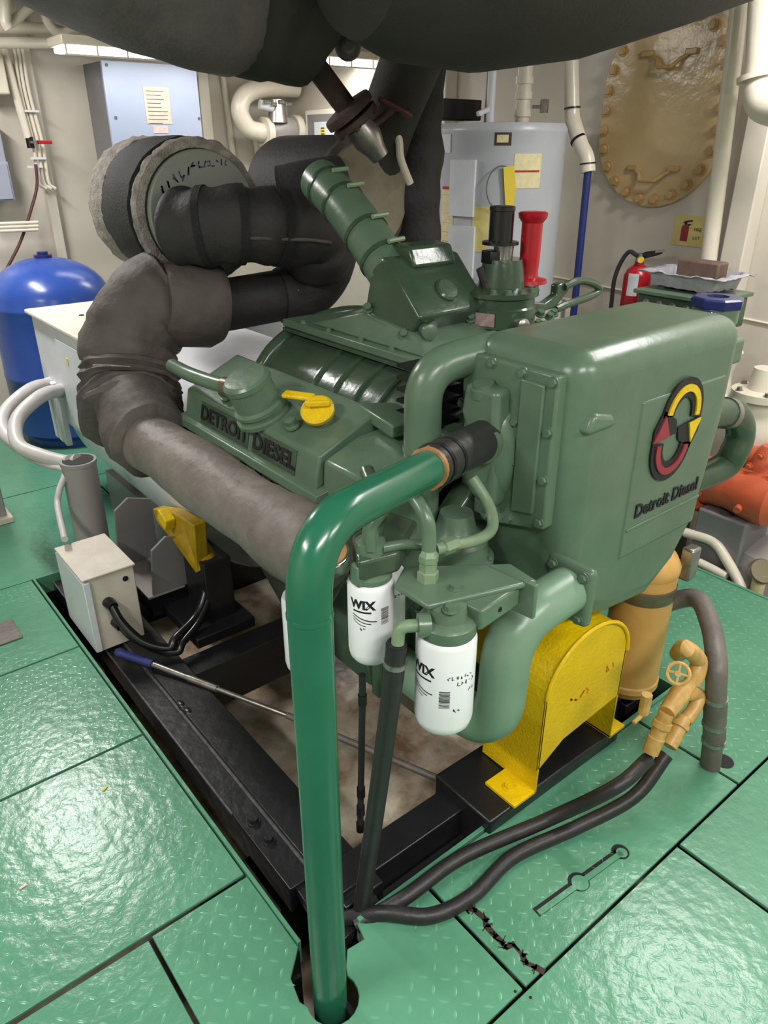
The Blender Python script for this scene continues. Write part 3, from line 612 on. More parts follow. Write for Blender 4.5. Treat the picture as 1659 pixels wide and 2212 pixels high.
# dipsticks of engine mount in yellow behind the exhaust
ym = thing('engine_mount', 'yellow painted engine mount under the lagged exhaust pipe', 'mount', (.96, 2.4, 0))
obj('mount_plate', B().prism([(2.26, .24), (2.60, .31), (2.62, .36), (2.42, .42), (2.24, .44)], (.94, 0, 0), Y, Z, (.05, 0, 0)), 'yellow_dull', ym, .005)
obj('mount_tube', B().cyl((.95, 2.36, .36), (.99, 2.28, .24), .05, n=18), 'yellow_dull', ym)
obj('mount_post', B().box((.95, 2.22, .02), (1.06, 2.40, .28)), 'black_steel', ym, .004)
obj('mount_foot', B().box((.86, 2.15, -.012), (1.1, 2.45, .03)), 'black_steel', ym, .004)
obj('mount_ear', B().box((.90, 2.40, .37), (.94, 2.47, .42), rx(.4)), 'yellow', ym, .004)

# ================================================================== YELLOW GUARD
gd = thing('pulley_guard', 'bright yellow arched pulley guard bolted to the black frame', 'guard', (1.43, .99, .05))
GX0, GX1, GZ, GB = 1.255, 1.60, .375, .05
gc, gr = (GX0+GX1)/2, (GX1-GX0)/2
topo = arc(gc, GZ, gr, 0, 180, 20, .15)
obj('front_plate', B().prism([(GX1, .21)]+topo+[(GX0, .13), (GX0+.10, .185)], (0, .895, 0), X, Z, (0, .006, 0)), 'yellow', gd, .002, 1)
oo = [(GX1, .05)]+topo+[(GX0, .05)]; ii = [(GX1-.006, .05)]+arc(gc, GZ, gr-.006, 0, 180, 20, .144)+[(GX0+.006, .05)]
obj('band', B().strip(oo, ii, (0, .895, 0), X, Z, (0, .20, 0)), 'yellow', gd, smooth=30)
obj('fold_bead', B().tube([V((p[0], .893, p[1])) for p in topo], .006, 8), 'yellow', gd)
f1 = obj('foot', B().box((GX0-.082, .895, .046), (GX0+.004, 1.005, .056)), 'yellow', gd, .001, 1)
f2 = obj('foot', B().box((GX1-.006, .895, .046), (GX1+.07, 1.005, .056)), 'yellow', gd, .001, 1)
bolt(f1, (GX0-.045, .95, .056), Z, .0135, .011, 'yellow'); bolt(f2, (GX1+.035, .95, .056), Z, .0135, .011, 'yellow')
mo = mat('marker_orange', rgb(196, 110, 20), .6)
scribble('marker_writing', 4, .03, 21, (1.40, .8942, .315), X, Z, 'marker_orange', gd)
scribble('marker_writing', 2, .026, 22, (1.53, .8942, .345), X, Z, 'marker_orange', gd)
# rear part of the guard, higher, behind the lower hose
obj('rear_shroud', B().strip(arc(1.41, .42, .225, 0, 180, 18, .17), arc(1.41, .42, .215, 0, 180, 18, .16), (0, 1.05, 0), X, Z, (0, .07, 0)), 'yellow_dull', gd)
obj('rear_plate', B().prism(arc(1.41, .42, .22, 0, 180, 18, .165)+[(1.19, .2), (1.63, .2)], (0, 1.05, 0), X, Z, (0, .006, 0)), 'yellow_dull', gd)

# ================================================================== GREEN STANDPIPE
sp = thing('coolant_pipe', 'dark green vertical water pipe rising from the deck to the engine', 'pipe', (.52, .83, 0))
pe = V((1.21, 1.10, 1.045)); pc = V((.52, .83, 1.135)); pm = pc+(pe-pc)*.60
pp = obj('pipe', B().tube(fil([(.52, .83, -.3), pc, pm], .115, 14), .0365, 32), 'pipe_green', sp)
obj('weld_ring', B().tube([V((.52, .83, .985)), V((.52, .83, .992))], .0378, 32), 'pipe_green', sp)
dr = (pe-pc).normalized()
ho = obj('rubber_coupling', B().tube([pm-dr*.03, pm, pm+dr*.03, pe-dr*.05, pe], [.043, .0445, .0445, .046, .046], 32), 'black_rubber', sp)
for t in (-.012, .04): obj('hose_clamp', B().tube([pm+dr*t, pm+dr*(t+.012)], .0462, 32), 'black_plastic', ho)
obj('frayed_end', B().tube([pm-dr*.04, pm-dr*.024], .0425, 32, rf=lambda t, a, p: 1+.06*noise.noise(p*140)), 'copper_face', ho)
# vertical black hoses in the pit
def single(name, b, m, label, cat, **k): return tag(obj(name, b, m, **k), label, cat)
h1 = thing('drain_hose', 'thick black rubber hose hanging from the large filter head', 'hose', (.76, .93, -.3))
hp = cr([(.752, .893, .79), (.75, .90, .70), (.742, .92, .50), (.725, .94, .25), (.705, .95, .05), (.69, .95, -.06)], 8)
obj('hose', B().tube(hp, [.019]*4+[.0205]*(len(hp)-4), 16), 'black_rubber', h1)
obj('crimp', B().tube([V((.752, .894, .785)), V((.750, .90, .70))], .021, 16), 'black_rubber', h1)
obj('collar', B().tube([V((.7515, .896, .745)), V((.751, .897, .735))], .0235, 16), 'steel', h1)
obj('brass_end', B().tube([V((.693, .95, -.04)), V((.688, .95, -.075))], .02, 14), 'rust', h1)
h2 = thing('fuel_line', 'thin black fuel line hanging straight down behind the green pipe', 'hose', (.85, 1.12, -.3))
a_, b__ = at(783, 1500, y=1.13), at(778, 1795, y=1.13)
obj('hose', B().tube([a_+Z*.06, a_, b__], .0085, 12), 'black_rubber', h2)
for t in (.0, .66, .8, .93): c_ = a_.lerp(b__, t); obj('ferrule', B().tube([c_, c_-Z*.03], .0115, 10), 'black_plastic', h2)
# twin black hoses from the tan fittings across the deck
TF = V((1.77, .80, .18))
e1 = [at(1400, 1640, y=.70), at(1330, 1700, y=.70), at(1180, 1772, z=.05), at(1000, 1850, z=.04), at(880, 1935, z=.03), at(770, 2000, z=-.02)]
e2 = [at(1440, 1630, y=.69), at(1370, 1720, y=.70), at(1250, 1785, z=.03), at(1110, 1850, z=.02), at(1020, 1935, z=.016), at(930, 1978, z=.016), at(830, 1972, z=.016), at(735, 1985, z=-.04)]
single('oil_hose', B().tube(cr(e1, 10), .0185, 14), 'black_rubber', 'black hose curving over the pit edge from tan fittings, the upper', 'hose')
single('oil_hose', B().tube(cr(e2, 10), .0185, 14), 'black_rubber', 'black hose lying lower on the green deck beside its twin', 'hose')
# tan strainer and fittings
TC = V((1.86, 1.02, .0))
ts = thing('oil_strainer', 'tan painted cylindrical strainer with a metal band, under the tank', 'strainer', TC)
obj('body', B().lathe(TC, Z, [(.05, .03), (.085, .04), (.093, .06), (.097, .065), (.097, .085), (.093, .09), (.093, .48)], 36), 'tan_paint', ts)
obj('clamp_band', B().lathe(TC+Z*.40, Z, [(.095, 0), (.096, .002), (.096, .045), (.095, .047)], 36), 'band_steel', ts)
obj('head', B().lathe(TC+Z*.48, Z, [(.093, 0), (.096, .01), (.096, .03), (.08, .06), (.04, .09)], 36), 'tan_paint', ts)
obj('band_bolt', B().box(TC+V((.07, -.10, .45)), TC+V((.12, -.06, .56))), 'steel', ts, .008)
obj('support_leg', B().cyl((1.93, 1.1, -.2), (1.93, 1.1, .05), .02, n=10), 'black_steel', ts)
vf = thing('valve_fitting', 'cluster of tan painted valves and hose tails beside the strainer', 'valve', (1.78, .85, .1))
e1s, e2s = at(1405, 1625, y=.70), at(1445, 1612, y=.69)
v1 = at(1465, 1470, y=.71); v2 = at(1480, 1400, y=.73); v3 = at(1505, 1455, y=.71); v4 = at(1490, 1500, y=.70)
obj('elbow', B().tube(cr([at(1465, 1412, y=.78), v2, at(1508, 1425, y=.72), at(1505, 1455, y=.71), at(1495, 1475, y=.71)], 6), .023, 14), 'brass_tan', vf)
obj('valve_body', B().tube([at(1490, 1478, y=.71), at(1468, 1500, y=.71), at(1440, 1540, y=.70)], [.019, .027, .022], 14), 'brass_tan', vf)
obj('elbow', B().tube(cr([at(1480, 1500, y=.72), at(1508, 1500, y=.71), at(1500, 1530, y=.70), at(1480, 1555, y=.70)], 6), .019, 14), 'brass_tan', vf)
hw = at(1465, 1455, y=.68); wh = B()
for k in range(12): pass
hd_ = (CAM-hw).normalized(); hu, hv, _ = frame(hd_)
obj('handwheel', B().tube([hw+hu*(.026*math.cos(a*math.pi/9))+hv*(.026*math.sin(a*math.pi/9)) for a in range(19)], .005, 8, caps=False).cyl(hw-hd_*.03, hw+hd_*.006, .008).cyl(hw-hu*.024, hw+hu*.024, .004, n=8).cyl(hw-hv*.024, hw+hv*.024, .004, n=8), 'brass_tan', vf)
for (pa, pb) in [(at(1440, 1540, y=.70), e1s), (at(1478, 1550, y=.70), e2s)]:
    d = pb-pa
    obj('hose_tail', B().tube([pa, pa+d*.2, pa+d*.21, pa+d*.35, pa+d*.36, pa+d*.6, pa+d*.62, pb], [.02, .02, .025, .025, .02, .02, .0225, .021], 12), 'brass_tan', vf)
q = at(1390, 1540, y=.73); obj('drain_cock', B().cyl(q-Z*.0, q+Z*.06, .014, n=10).cyl(q-V((.04, 0, .01)), q+V((.02, 0, .0)), .006, n=8), 'brass_tan', vf)
gp = thing('grey_pipe', 'grey rubber pipe bent over and running down through the deck', 'pipe', (1.81, .66, 0))
g0 = [V((1.92, 1.0, .33)), at(1500, 1292, y=.90), at(1533, 1345, y=.80), at(1547, 1420, y=.71), at(1547, 1480, y=.68)]
gq = at(1540, 1660, z=-.02)
obj('hose', B().tube(cr(g0+[g0[-1]*.5+gq*.5, gq-Z*.1], 8), .0285, 18), 'grey_hose', gp)
for t in (.12, .42, .62):
    c_ = g0[-1].lerp(gq, t); obj('hose_clamp', B().tube([c_, c_-Z*.014], .0335, 16), 'steel', gp)
obj('joint_sleeve', B().tube([g0[-1].lerp(gq, .14), g0[-1].lerp(gq, .6)], .0318, 18), 'grey_hose', gp)
obj('deck_hole', B().cyl((gq.x+.03, gq.y-.012, .0003), (gq.x+.03, gq.y-.012, .001), .03, n=16), 'dark_gap', gp)
# long pry rod with blue grip lying across the pit
rd = thing('pry_rod', 'long steel rod with a blue ribbed grip lying across the pit', 'rod', (.9, 1.7, -.1))
r0, r1, r2, r3 = at(252, 1408, z=.02), at(330, 1435, z=.01), at(620, 1545, z=-.02), at(965, 1690, z=-.05)
dg = (r1-r0)
gpth = [r0+dg*(i/12) for i in range(13)]
obj('grip', B().tube(gpth, [.014, .018]+[.0165, .0145]*5+[.016], 14), 'blue_handle', rd)
obj('shaft', B().tube([r1, r1.lerp(r2, .3)], .0105, 12), 'steel', rd)
obj('sleeve', B().tube([r1.lerp(r2, .28), r1.lerp(r2, .5)], .0125, 12), 'steel', rd)
obj('shaft', B().tube([r1.lerp(r2, .5), r2], .0085, 12), 'steel', rd)
obj('shaft', B().tube([r2, r3], .011, 12), 'grey_hose', rd)

# ================================================================== EXHAUST, LAGGED
ex = thing('lagged_exhaust', 'grey quilted exhaust lagging sweeping from the engine side up and across', 'exhaust', (.85, 2, .7))
def wr_(k, amp): return lambda t, a, p: 1+amp*noise.noise(p*k)+amp*.5*noise.noise(p*k*2.3)
obj('manifold_lagging', B().tube([(.812, 1.22+i*.025, .802) for i in range(40)], [.085]+[.094+.004*math.sin(i*.35) for i in range(38)]+[.09], 32, rf=wr_(11, .06)), 'lagging_smooth', ex)
obj('collar', B().tube(cr([(.812, 2.16, .805), (.828, 2.3, .82), (.86, 2.42, .86)], 8), [.098]+[.125]*3+[.13]*12+[.12], 32, rf=wr_(13, .09)), 'lagging', ex)
el = cr([(.84, 2.40, .80), (.88, 2.5, .86), (.92, 2.55, .95)], 10)
obj('quilted_bend', B().tube(el, [.12]+[.165+.008*math.sin(i*1.9) for i in range(len(el)-2)]+[.14], 36, rf=lambda t, a, p: 1+.07*noise.noise(V((p.x*5, p.y*5, p.z*34)))+.06*noise.noise(p*13)), 'lagging', ex)
el2 = cr([(.90, 2.56, .93), (.945, 2.58, 1.04), (1.02, 2.58, 1.13), (1.12, 2.56, 1.18)], 8)
obj('padded_bend', B().tube(el2, [.12]+[.156+.010*abs(math.sin(i*.45)) for i in range(len(el2)-2)]+[.13], 36, rf=wr_(9, .09)), 'lagging', ex)
obj('seam_stitch', B().tube([(.76, 2.46, 1.0), (.80, 2.425, 1.0), (.86, 2.40, .99)], .003, 6), 'fringe', ex)
el3 = cr([(1.06, 2.46, 1.13), (1.13, 2.46, 1.135), (1.22, 2.46, 1.13)], 6)
obj('wide_strap', B().tube([(1.04, 2.50, 1.165), (1.10, 2.49, 1.155), (1.20, 2.47, 1.14), (1.235, 2.465, 1.135)], [.125, .15, .15, .13], 32, rf=wr_(6, .04)), 'lagging', ex)
obj('crossover', B().tube([(1.2, 2.46, 1.135), (1.3, 2.46, 1.135), (1.45, 2.46, 1.14), (1.60, 2.46, 1.14)], .092, 32, rf=wr_(8, .03)), 'lagging_dark', ex)
el4 = cr([(1.48, 2.46, 1.14), (1.58, 2.44, 1.15), (1.64, 2.40, 1.22), (1.65, 2.36, 1.32)], 6)
obj('crossover_elbow', B().tube(el4, [.10]+[.108]*(len(el4)-2)+[.1], 28, rf=wr_(10, .05)), 'lagging_dark', ex)
for k in range(5): obj('tie_stud', B().ball((1.5+.012*k, 2.36+.004*k, 1.17-.028*k), .009, 8, 6), 'tan_cloth', ex)
# muffler with fringed blanket
mu = thing('muffler', 'drum muffler in black mesh blanket with frayed edges and handwriting on its end', 'muffler', (1.25, 2.8, 1.25))
MC = V((1.235, 2.5, 1.437))
dk = obj('end_disc', B().lathe(MC, Y, [(.02, 0), (.193, 0), (.198, .006), (.198, .02)], 48), 'disc_grey', mu)
obj('shell', B().lathe(MC+Y*.02, Y, [(.20, 0), (.205, .03), (.205, .5), (.16, .56)], 40), 'mesh_black', mu)
def fz(a, h): return .965+.022*noise.noise(V((math.cos(a)*5, math.sin(a)*5, h*20)))+.03*noise.noise(V((math.cos(a)*30, math.sin(a)*30, h*60)))
obj('frayed_edge', B().lathe(MC+Y*.03, Y, [(.205, 0), (.238, .0), (.245, .02), (.238, .045), (.205, .05)], 90, rf=fz), 'fringe', mu)
obj('blanket', B().lathe(MC+Y*.07, Y, [(.21, 0), (.236, .02), (.24, .12), (.236, .26), (.225, .3)], 60, rf=lambda a, h: 1+.02*noise.noise(V((math.cos(a)*5, math.sin(a)*5, h*9)))), 'mesh_black', mu)
obj('frayed_edge', B().lathe(MC+Y*.30, Y, [(.205, 0), (.245, .02), (.25, .09), (.242, .17), (.2, .19)], 90, rf=fz), 'fringe', mu)
scribble('handwriting', 6, .034, 31, MC+V((-.06, -.001, .125)), V((1, 0, .45)), V((-.45, 0, 1)), 'ink_blue', dk)
scribble('handwriting', 7, .022, 32, MC+V((.045, -.001, .155)), V((1, 0, .05)), Z, 'ink_blue', dk)
scribble('handwriting', 1, .04, 33, MC+V((-.15, -.001, .075)), X, Z, 'ink_blue', dk)
# black wrapped pipe between muffler and crossover
bw = thing('wrapped_pipe', 'thick black wrapped exhaust pipe between the muffler disc and the drum', 'exhaust', (1.3, 2.3, 1.4))
bpth = cr([(1.12, 2.48, 1.402), (1.16, 2.40, 1.405), (1.24, 2.34, 1.41), (1.36, 2.30, 1.402), (1.47, 2.29, 1.39), (1.56, 2.32, 1.36), (1.60, 2.36, 1.24)], 8)
obj('wrap', B().tube(bpth, [.10]+[.121+.005*math.sin(i*.9) for i in range(len(bpth)-2)]+[.11], 36, rf=wr_(9, .05)), 'lagging_dark', bw)
for k in (10, 18, 26): a = bpth[k]; d = (bpth[k+1]-a).normalized(); obj('strap', B().tube([a-d*.012, a+d*.012], .127, 36, rf=wr_(9, .04)), 'mesh_black', bw)
obj('seam', B().tube([p+V((0, -.121, -.03)) for p in bpth[8:38]], .006, 8), 'lagging', bw)
# second drum with tan end face + vertical lagged riser
dm = thing('silencer_drum', 'dark lagged silencer drum with a tan cloth end face', 'silencer', (1.8, 2.6, 1.27))
DC = V((1.80, 2.32, 1.475))
obj('end_face', B().lathe(DC, Y, [(.02, -.012), (.14, -.01), (.185, 0), (.192, .02)], 40), 'tan_cloth', dm)
obj('rim', B().lathe(DC+Y*.012, Y, [(.19, 0), (.212, .008), (.216, .02), (.20, .035)], 60, rf=lambda a, h: 1+.02*noise.noise(V((math.cos(a)*9, math.sin(a)*9, h)))), 'lagging', dm)
obj('body', B().lathe(DC+Y*.035, Y, [(.196, 0), (.205, .03), (.205, .5), (.15, .55)], 40, rf=lambda a, h: 1+.02*noise.noise(V((math.cos(a)*4, math.sin(a)*4, h*6)))), 'lagging_dark', dm)
obj('inlet_sleeve', B().tube(cr([(1.50, 2.42, 1.47), (1.58, 2.36, 1.49), (1.68, 2.33, 1.50)], 6), .115, 28, rf=wr_(9, .03)), 'lagging_dark', dm)
rs = thing('lagged_riser', 'tall dark lagged vertical exhaust pipe beside the white water heater', 'exhaust', (2.05, 2.34, 1.25))
obj('sleeve', B().tube([(2.06+.006*math.sin(i*.7), 2.34, 1.26+i*.03) for i in range(26)], [.06]+[.086+.004*math.sin(i*1.3) for i in range(24)]+[.086], 28, rf=wr_(7, .05)), 'lagging_dark', rs)
obj('rope_end', B().tube(cr([(1.86, 2.25, 1.72), (1.875, 2.24, 1.66), (1.885, 2.24, 1.60), (1.93, 2.24, 1.52)], 6), .014, 10), 'cream_paint', rs)
# overhead drums
ov = thing('overhead_silencer', 'huge dark cloth-covered exhaust silencer hanging overhead', 'silencer', (1.65, 1.7, 1.82))
obj('drum', B().tube([(1.20, 1.72, 2.16), (1.26, 1.70, 2.17), (1.4, 1.68, 2.18), (1.62, 1.64, 2.185), (1.9, 1.58, 2.22), (2.2, 1.5, 2.3), (2.5, 1.44, 2.36)], [.18, .30, .345, .365, .36, .36, .33], 40, rf=wr_(4, .03)), 'overhead_cloth', ov)
obj('outlet_duct', B().tube(cr([(1.90, 2.42, 1.55), (1.89, 2.32, 1.72), (1.84, 2.12, 1.92), (1.76, 1.9, 2.12)], 6), .10, 24), 'overhead_cloth', ov)
ol = thing('overhead_exhaust', 'dark lagged exhaust trunk overhead at the upper left', 'exhaust', (1.2, 2.2, 1.85))
obj('trunk', B().tube(cr([(.55, 2.35, 2.34), (.85, 2.3, 2.19), (1.10, 2.25, 2.12), (1.30, 2.22, 2.08)], 6), [.25]+[.27]*17+[.255], 36, rf=wr_(4, .04)), 'overhead_cloth_warm', ol)
obj('end_bell', B().tube(cr([(1.27, 2.22, 2.09), (1.38, 2.2, 2.07), (1.50, 2.18, 2.05), (1.58, 2.17, 2.04)], 5), [.27]+[.265]*4+[.255]*5+[.2, .18, .16, .13, .1, .08], 32, rf=wr_(5, .04)), 'overhead_cloth', ol)
obj('lug', B().lathe((1.585, 2.14, 1.915), (-.5, -.8, 0), [(.035, -.02), (.04, 0), (.035, .012)], 18), 'overhead_cloth_warm', ol)
bolt(ol, (1.578, 2.128, 1.915), (-.5, -.8, 0), .016, .02, 'steel')
# rusty drain valve below the trunk
dv = thing('drain_valve', 'rusty flanged drain valve with a red handwheel hanging under the trunk', 'valve', (1.7, 2.2, 1.62))
d0, d1, d2 = at(672, 130, y=2.2), at(750, 235, y=2.16), at(822, 340, y=2.12)
obj('spindle', B().cyl(d0, d1, .035, n=16), 'rust', dv)
dax = (d2-d1).normalized()
obj('flange', B().lathe(d1-dax*.01, dax, [(.06, 0), (.082, .004), (.085, .012), (.085, .03), (.06, .034)], 28), 'rust', dv)
obj('flange', B().lathe(d1+dax*.028, dax, [(.06, 0), (.08, .004), (.08, .022), (.045, .03), (.042, .07)], 28), 'rust', dv)
obj('valve_body', B().tube([d1+dax*.06, d1+dax*.11, d2-dax*.03, d2], [.045, .05, .036, .03], 18), 'steel', dv)
for k in range(4): a = k*math.pi/2+.4; u_, v_, _ = frame(dax); bolt(dv, d1+dax*.05+(u_*math.cos(a)+v_*math.sin(a))*.066, dax, .009, .012, 'rust')
w0, w1 = at(820, 225, y=2.12), at(885, 240, y=2.08); obj('valve_stem', B().cyl(at(800, 275, y=2.14), (w0+w1)/2, .012, n=10), 'rust', dv)
wc = (w0+w1)/2; obj('handwheel', B().tube([wc+V((.052*math.cos(a*math.pi/9), .045*math.sin(a*math.pi/9), -.02*math.cos(a*math.pi/9)+.012*math.sin(a*math.pi/9))) for a in range(19)], .009, 8, caps=False).cyl(w0, w1, .006, n=8), 'red_dark', dv)

# ================================================================== GENERATOR AND ELECTRICS BEHIND
ge = thing('generator', 'white generator with boxy terminal housing behind the engine', 'generator', (1.4, 3.2, 0))
obj('terminal_box', B().box((.955, 3.06, .43), (1.85, 3.9, .915)), 'white_paint', ge, .006)
obj('lid', B().box((.935, 3.03, .915), (1.87, 3.93, .935)), 'beige_lid', ge, .006)
obj('barrel', B().cyl((1.45, 2.42, .48), (1.45, 3.75, .48), .46, n=40), 'white_paint', ge, .01)
obj('foot', B().box((1.05, 2.7, 0), (1.25, 3.5, .2)), 'grey_paint', ge); obj('foot', B().box((1.65, 2.7, 0), (1.85, 3.5, .2)), 'grey_paint', ge)
obj('side_panel', B().box((.948, 3.12, .46), (.956, 3.55, .86)), 'white_paint', ge, .002)
for k in range(3): obj('vent_slat', B().box((.93, 3.62+k*.07, .32), (.957, 3.67+k*.07, .62)), 'white_paint', ge, .004)
q = at(145, 780, x=.947); obj('paint_mark', B().box(q-V((.001, .012, .015)), q+V((.001, .012, .012))), 'label_yellow', ge)
for (yy) in (3.2, 3.6): q = V((1.1, yy, .936)); obj('lid_screw', B().cyl(q, q+Z*.003, .012, n=10), 'rust', ge)
# flexible conduits to a standpipe
cs = thing('cable_standpipe', 'grey standpipe through which cables leave the deck beside the generator', 'pipe', (.775, 2.93, 0))
obj('pipe', B().tube([(.775, 2.93, .0), (.78, 2.93, .50)], .068, 28), 'stub_grey', cs)
obj('mouth_ring', B().tube([(.78, 2.93, .495), (.78, 2.93, .51)], .071, 28), 'stub_grey', cs)
obj('mouth', B().cyl((.78, 2.93, .509), (.78, 2.93, .5115), .06, n=24), 'dark_gap', cs)
c1 = [at(135, 842, x=.96), at(90, 855, y=3.45), at(38, 905, y=3.35), at(40, 960, y=3.22), at(90, 985, y=3.1), at(150, 1000, y=2.98), (.785, 2.94, .5)]
c2 = [at(110, 828, x=.96), at(65, 842, y=3.6), at(12, 890, y=3.5), at(10, 935, y=3.38), at(60, 975, y=3.22), at(130, 1000, y=3.04), (.76, 2.95, .5)]
single('cable_conduit', B().tube(cr(c1, 8), .030, 18), 'conduit_grey', 'nearer fat pale conduit looping from generator box to the standpipe', 'conduit')
single('cable_conduit', B().tube(cr(c2, 8), .030, 18), 'conduit_grey', 'farther pale conduit looping round behind the nearer one', 'conduit')
obj('conduit_gland', B().tube([at(140, 842, x=.975), at(122, 846, x=.93)], .036, 8), 'conduit_grey', ge); obj('conduit_gland', B().tube([at(118, 826, x=.975), at(100, 832, x=.93)], .036, 8), 'conduit_grey', ge)
c3 = [at(25, 940, y=3.5), at(35, 965, y=3.35), at(65, 990, y=3.2), at(105, 1006, y=3.05), at(140, 1018, y=2.95), at(128, 1060, y=2.9), at(125, 1095, y=2.85), at(140, 1165, y=2.62)]
single('flex_conduit', B().tube(cr(c3, 8), .0125, 12), 'conduit_grey', 'thin ribbed conduit dropping to the small junction box', 'conduit')
# junction box on the rail
jb = thing('junction_box', 'small beige steel junction box standing on the frame rail', 'junction box', (.67, 2.5, 0))
obj('case', B().box((.585, 2.36, -.012), (.745, 2.64, .295)), 'beige_lid', jb, .004)
obj('door', B().box((.56, 2.35, -.005), (.585, 2.65, .285)), 'white_paint', jb, .003)
obj('lid', B().box((.56, 2.35, .295), (.75, 2.65, .302)), 'beige_lid', jb, .002)
bolt(jb, (.71, 2.36, .25), -Y, .008, .006, 'dark_gap')
for (xx, zz) in [(.635, .18), (.65, .09)]: obj('cable_gland', B().cyl((xx, 2.365, zz), (xx+.006, 2.325, zz-.006), .022, .019, n=10), 'black_plastic', jb)
k1 = [(.638, 2.34, .178), (.65, 2.29, .12), (.69, 2.22, .06), (.76, 2.17, .03), at(380, 1378, y=2.18), at(425, 1330, y=2.22), at(445, 1270, y=2.26), at(440, 1215, y=2.3)]
k2 = [(.655, 2.34, .085), (.67, 2.28, .06), (.72, 2.20, .03), (.78, 2.15, .015), at(395, 1388, y=2.16), at(432, 1340, y=2.2), at(452, 1280, y=2.25), at(445, 1220, y=2.3)]
single('power_cable', B().tube(cr(k1, 8), .016, 14), 'black_plastic', 'glossy black cable from the upper gland of the junction box', 'cable')
single('power_cable', B().tube(cr(k2, 8), .014, 14), 'black_plastic', 'glossy black cable from the lower gland, looping under its twin', 'cable')
# folded grey bracket
br = thing('mounting_bracket', 'grey folded steel bracket with two upright cheeks beside the junction box', 'bracket', (.88, 2.6, 0))
obj('base', B().box((.80, 2.42, .09), (.95, 2.72, .1)), 'stub_grey', br, .002)
obj('cheek', B().prism([(.80, .1), (.97, .1), (.97, .36), (.88, .39), (.82, .35)], (0, 2.71, 0), X, Z, (0, .012, 0)), 'grey_paint', br, .002)
obj('cheek', B().prism([(.82, .1), (1.0, .1), (1.0, .30), (.90, .33), (.84, .29)], (0, 2.42, 0), X, Z, (0, .012, 0)), 'grey_paint', br, .002)
obj('post', B().box((.82, 2.45, -.012), (.97, 2.7, .09)), 'black_steel', br)
# blue pressure tank
bt = thing('pressure_tank', 'glossy blue domed pressure tank at the back left', 'tank', (1.25, 4.72, 0))
BT = V((1.285, 4.72, 0)); Rb = .335
obj('shell', B().lathe(BT, Z, [(Rb*.85, 0), (Rb*.85, .04), (Rb, .08), (Rb, .40), (Rb*1.008, .405), (Rb*1.008, .425), (Rb, .43), (Rb, .80), (Rb*1.006, .805), (Rb*1.006, .82), (Rb, .825)]+[(Rb*math.cos(a*math.pi/20), .83+.235*math.sin(a*math.pi/20)) for a in range(1, 10)]+[(.02, 1.066)], 48), 'blue_tank', bt)
obj('fill_cap', B().lathe(BT+Z*1.06, Z, [(.05, 0), (.05, .018), (.03, .02), (.03, .035)], 16), 'blue_cap', bt)
# low grey locker at left edge
lc = thing('locker', 'pale grey steel locker cut by the left edge of the picture', 'locker', (.4, 3.8, 0))
obj('case', B().box((.1, 3.66, .02), (.60, 4.1, .95)), 'stub_grey', lc, .006); obj('base', B().box((.12, 3.63, 0), (.62, 4.1, .03)), 'beige_lid', lc, .004)
obj('door', B().box((.14, 3.648, .06), (.56, 3.66, .9)), 'stub_grey', lc, .003)

# ================================================================== BACK BULKHEAD FITTINGS
ec = thing('switch_cabinet', 'large pale blue electrical cabinet with paper notice on its door', 'cabinet', (2.3, 5.1, 1.3))
q0, q1 = at(219, 131, y=4.98), at(420, 131, y=4.98)
obj('case', B().box((q0.x, 5.0, 1.32), (q1.x, YB, q0.z)), 'grey_paint', ec, .004)
dr_ = obj('door', B().box((q0.x-.005, 4.975, 1.3), (q1.x+.005, 5.0, q0.z+.004)), 'cabinet_blue', ec, .004)
for (px, py) in [(250, 254), (430, 256), (230, 140), (412, 138)]:
    q = at(px, py, y=4.974); obj('screw', B().cyl(q, q-Y*.003, .009, n=8), 'ink_grey', dr_)
a0, a1 = at(308, 187, y=4.974), at(372, 268, y=4.974)
pn = obj('paper_notice', B().box((a0.x, 4.9725, a1.z), (a1.x, 4.975, a0.z)), 'paper', ec)
for k in range(9):
    zz = a0.z-.02-k*.022; obj('print_line', B().box((a0.x+.015, 4.972, zz-.004), (a1.x-.015-random.random()*.05, 4.9727, zz)), 'ink_grey', pn)
a0, a1 = at(330, 272, y=4.974), at(364, 288, y=4.974); obj('red_sticker', B().box((a0.x, 4.9725, a1.z), (a1.x, 4.975, a0.z)), 'sticker_red', ec)
# fluorescent fittings (all lamps): housing, diffuser, guard bars
lab = ['caged fluorescent light glowing above the blue cabinet', 'fluorescent light half hidden behind the overhead trunk', 'fluorescent ceiling light above the blue tank and locker', 'fluorescent ceiling light near the right bulkhead',
       'fluorescent ceiling light nearest the camera', 'fluorescent ceiling light behind the camera on the right', 'fluorescent ceiling light behind the camera on the left']
for i, (x, y, z, ax, p) in enumerate(LAMPS):
    lf = thing('ceiling_light', lab[i], 'light', (x, y, z))
    sx, sy = (.5, .1) if ax == 'x' else (.1, .5)
    obj('housing', B().box((x-sx-.02, y-sy-.02, z-.005), (x+sx+.02, y+sy+.02, z+.04)), 'cream_paint', lf, .006)
    obj('diffuser', B().box((x-sx, y-sy, z-.035), (x+sx, y+sy, z-.006)), 'lamp_glow', lf, .01)
    if ax == 'x':
        for k in range(7): xx = x-sx+k*(2*sx/6); obj('guard_bar', B().box((xx-.004, y-sy-.012, z-.05), (xx+.004, y-sy-.006, z)), 'cream_paint', lf)
        obj('guard_rail', B().box((x-sx-.01, y-sy-.014, z-.055), (x+sx+.01, y-sy-.006, z-.047)), 'cream_paint', lf)
    obj('hanger', B().box((x-.01, y-.01, z+.04), (x+.01, y+.01, ZC)), 'cream_paint', lf)
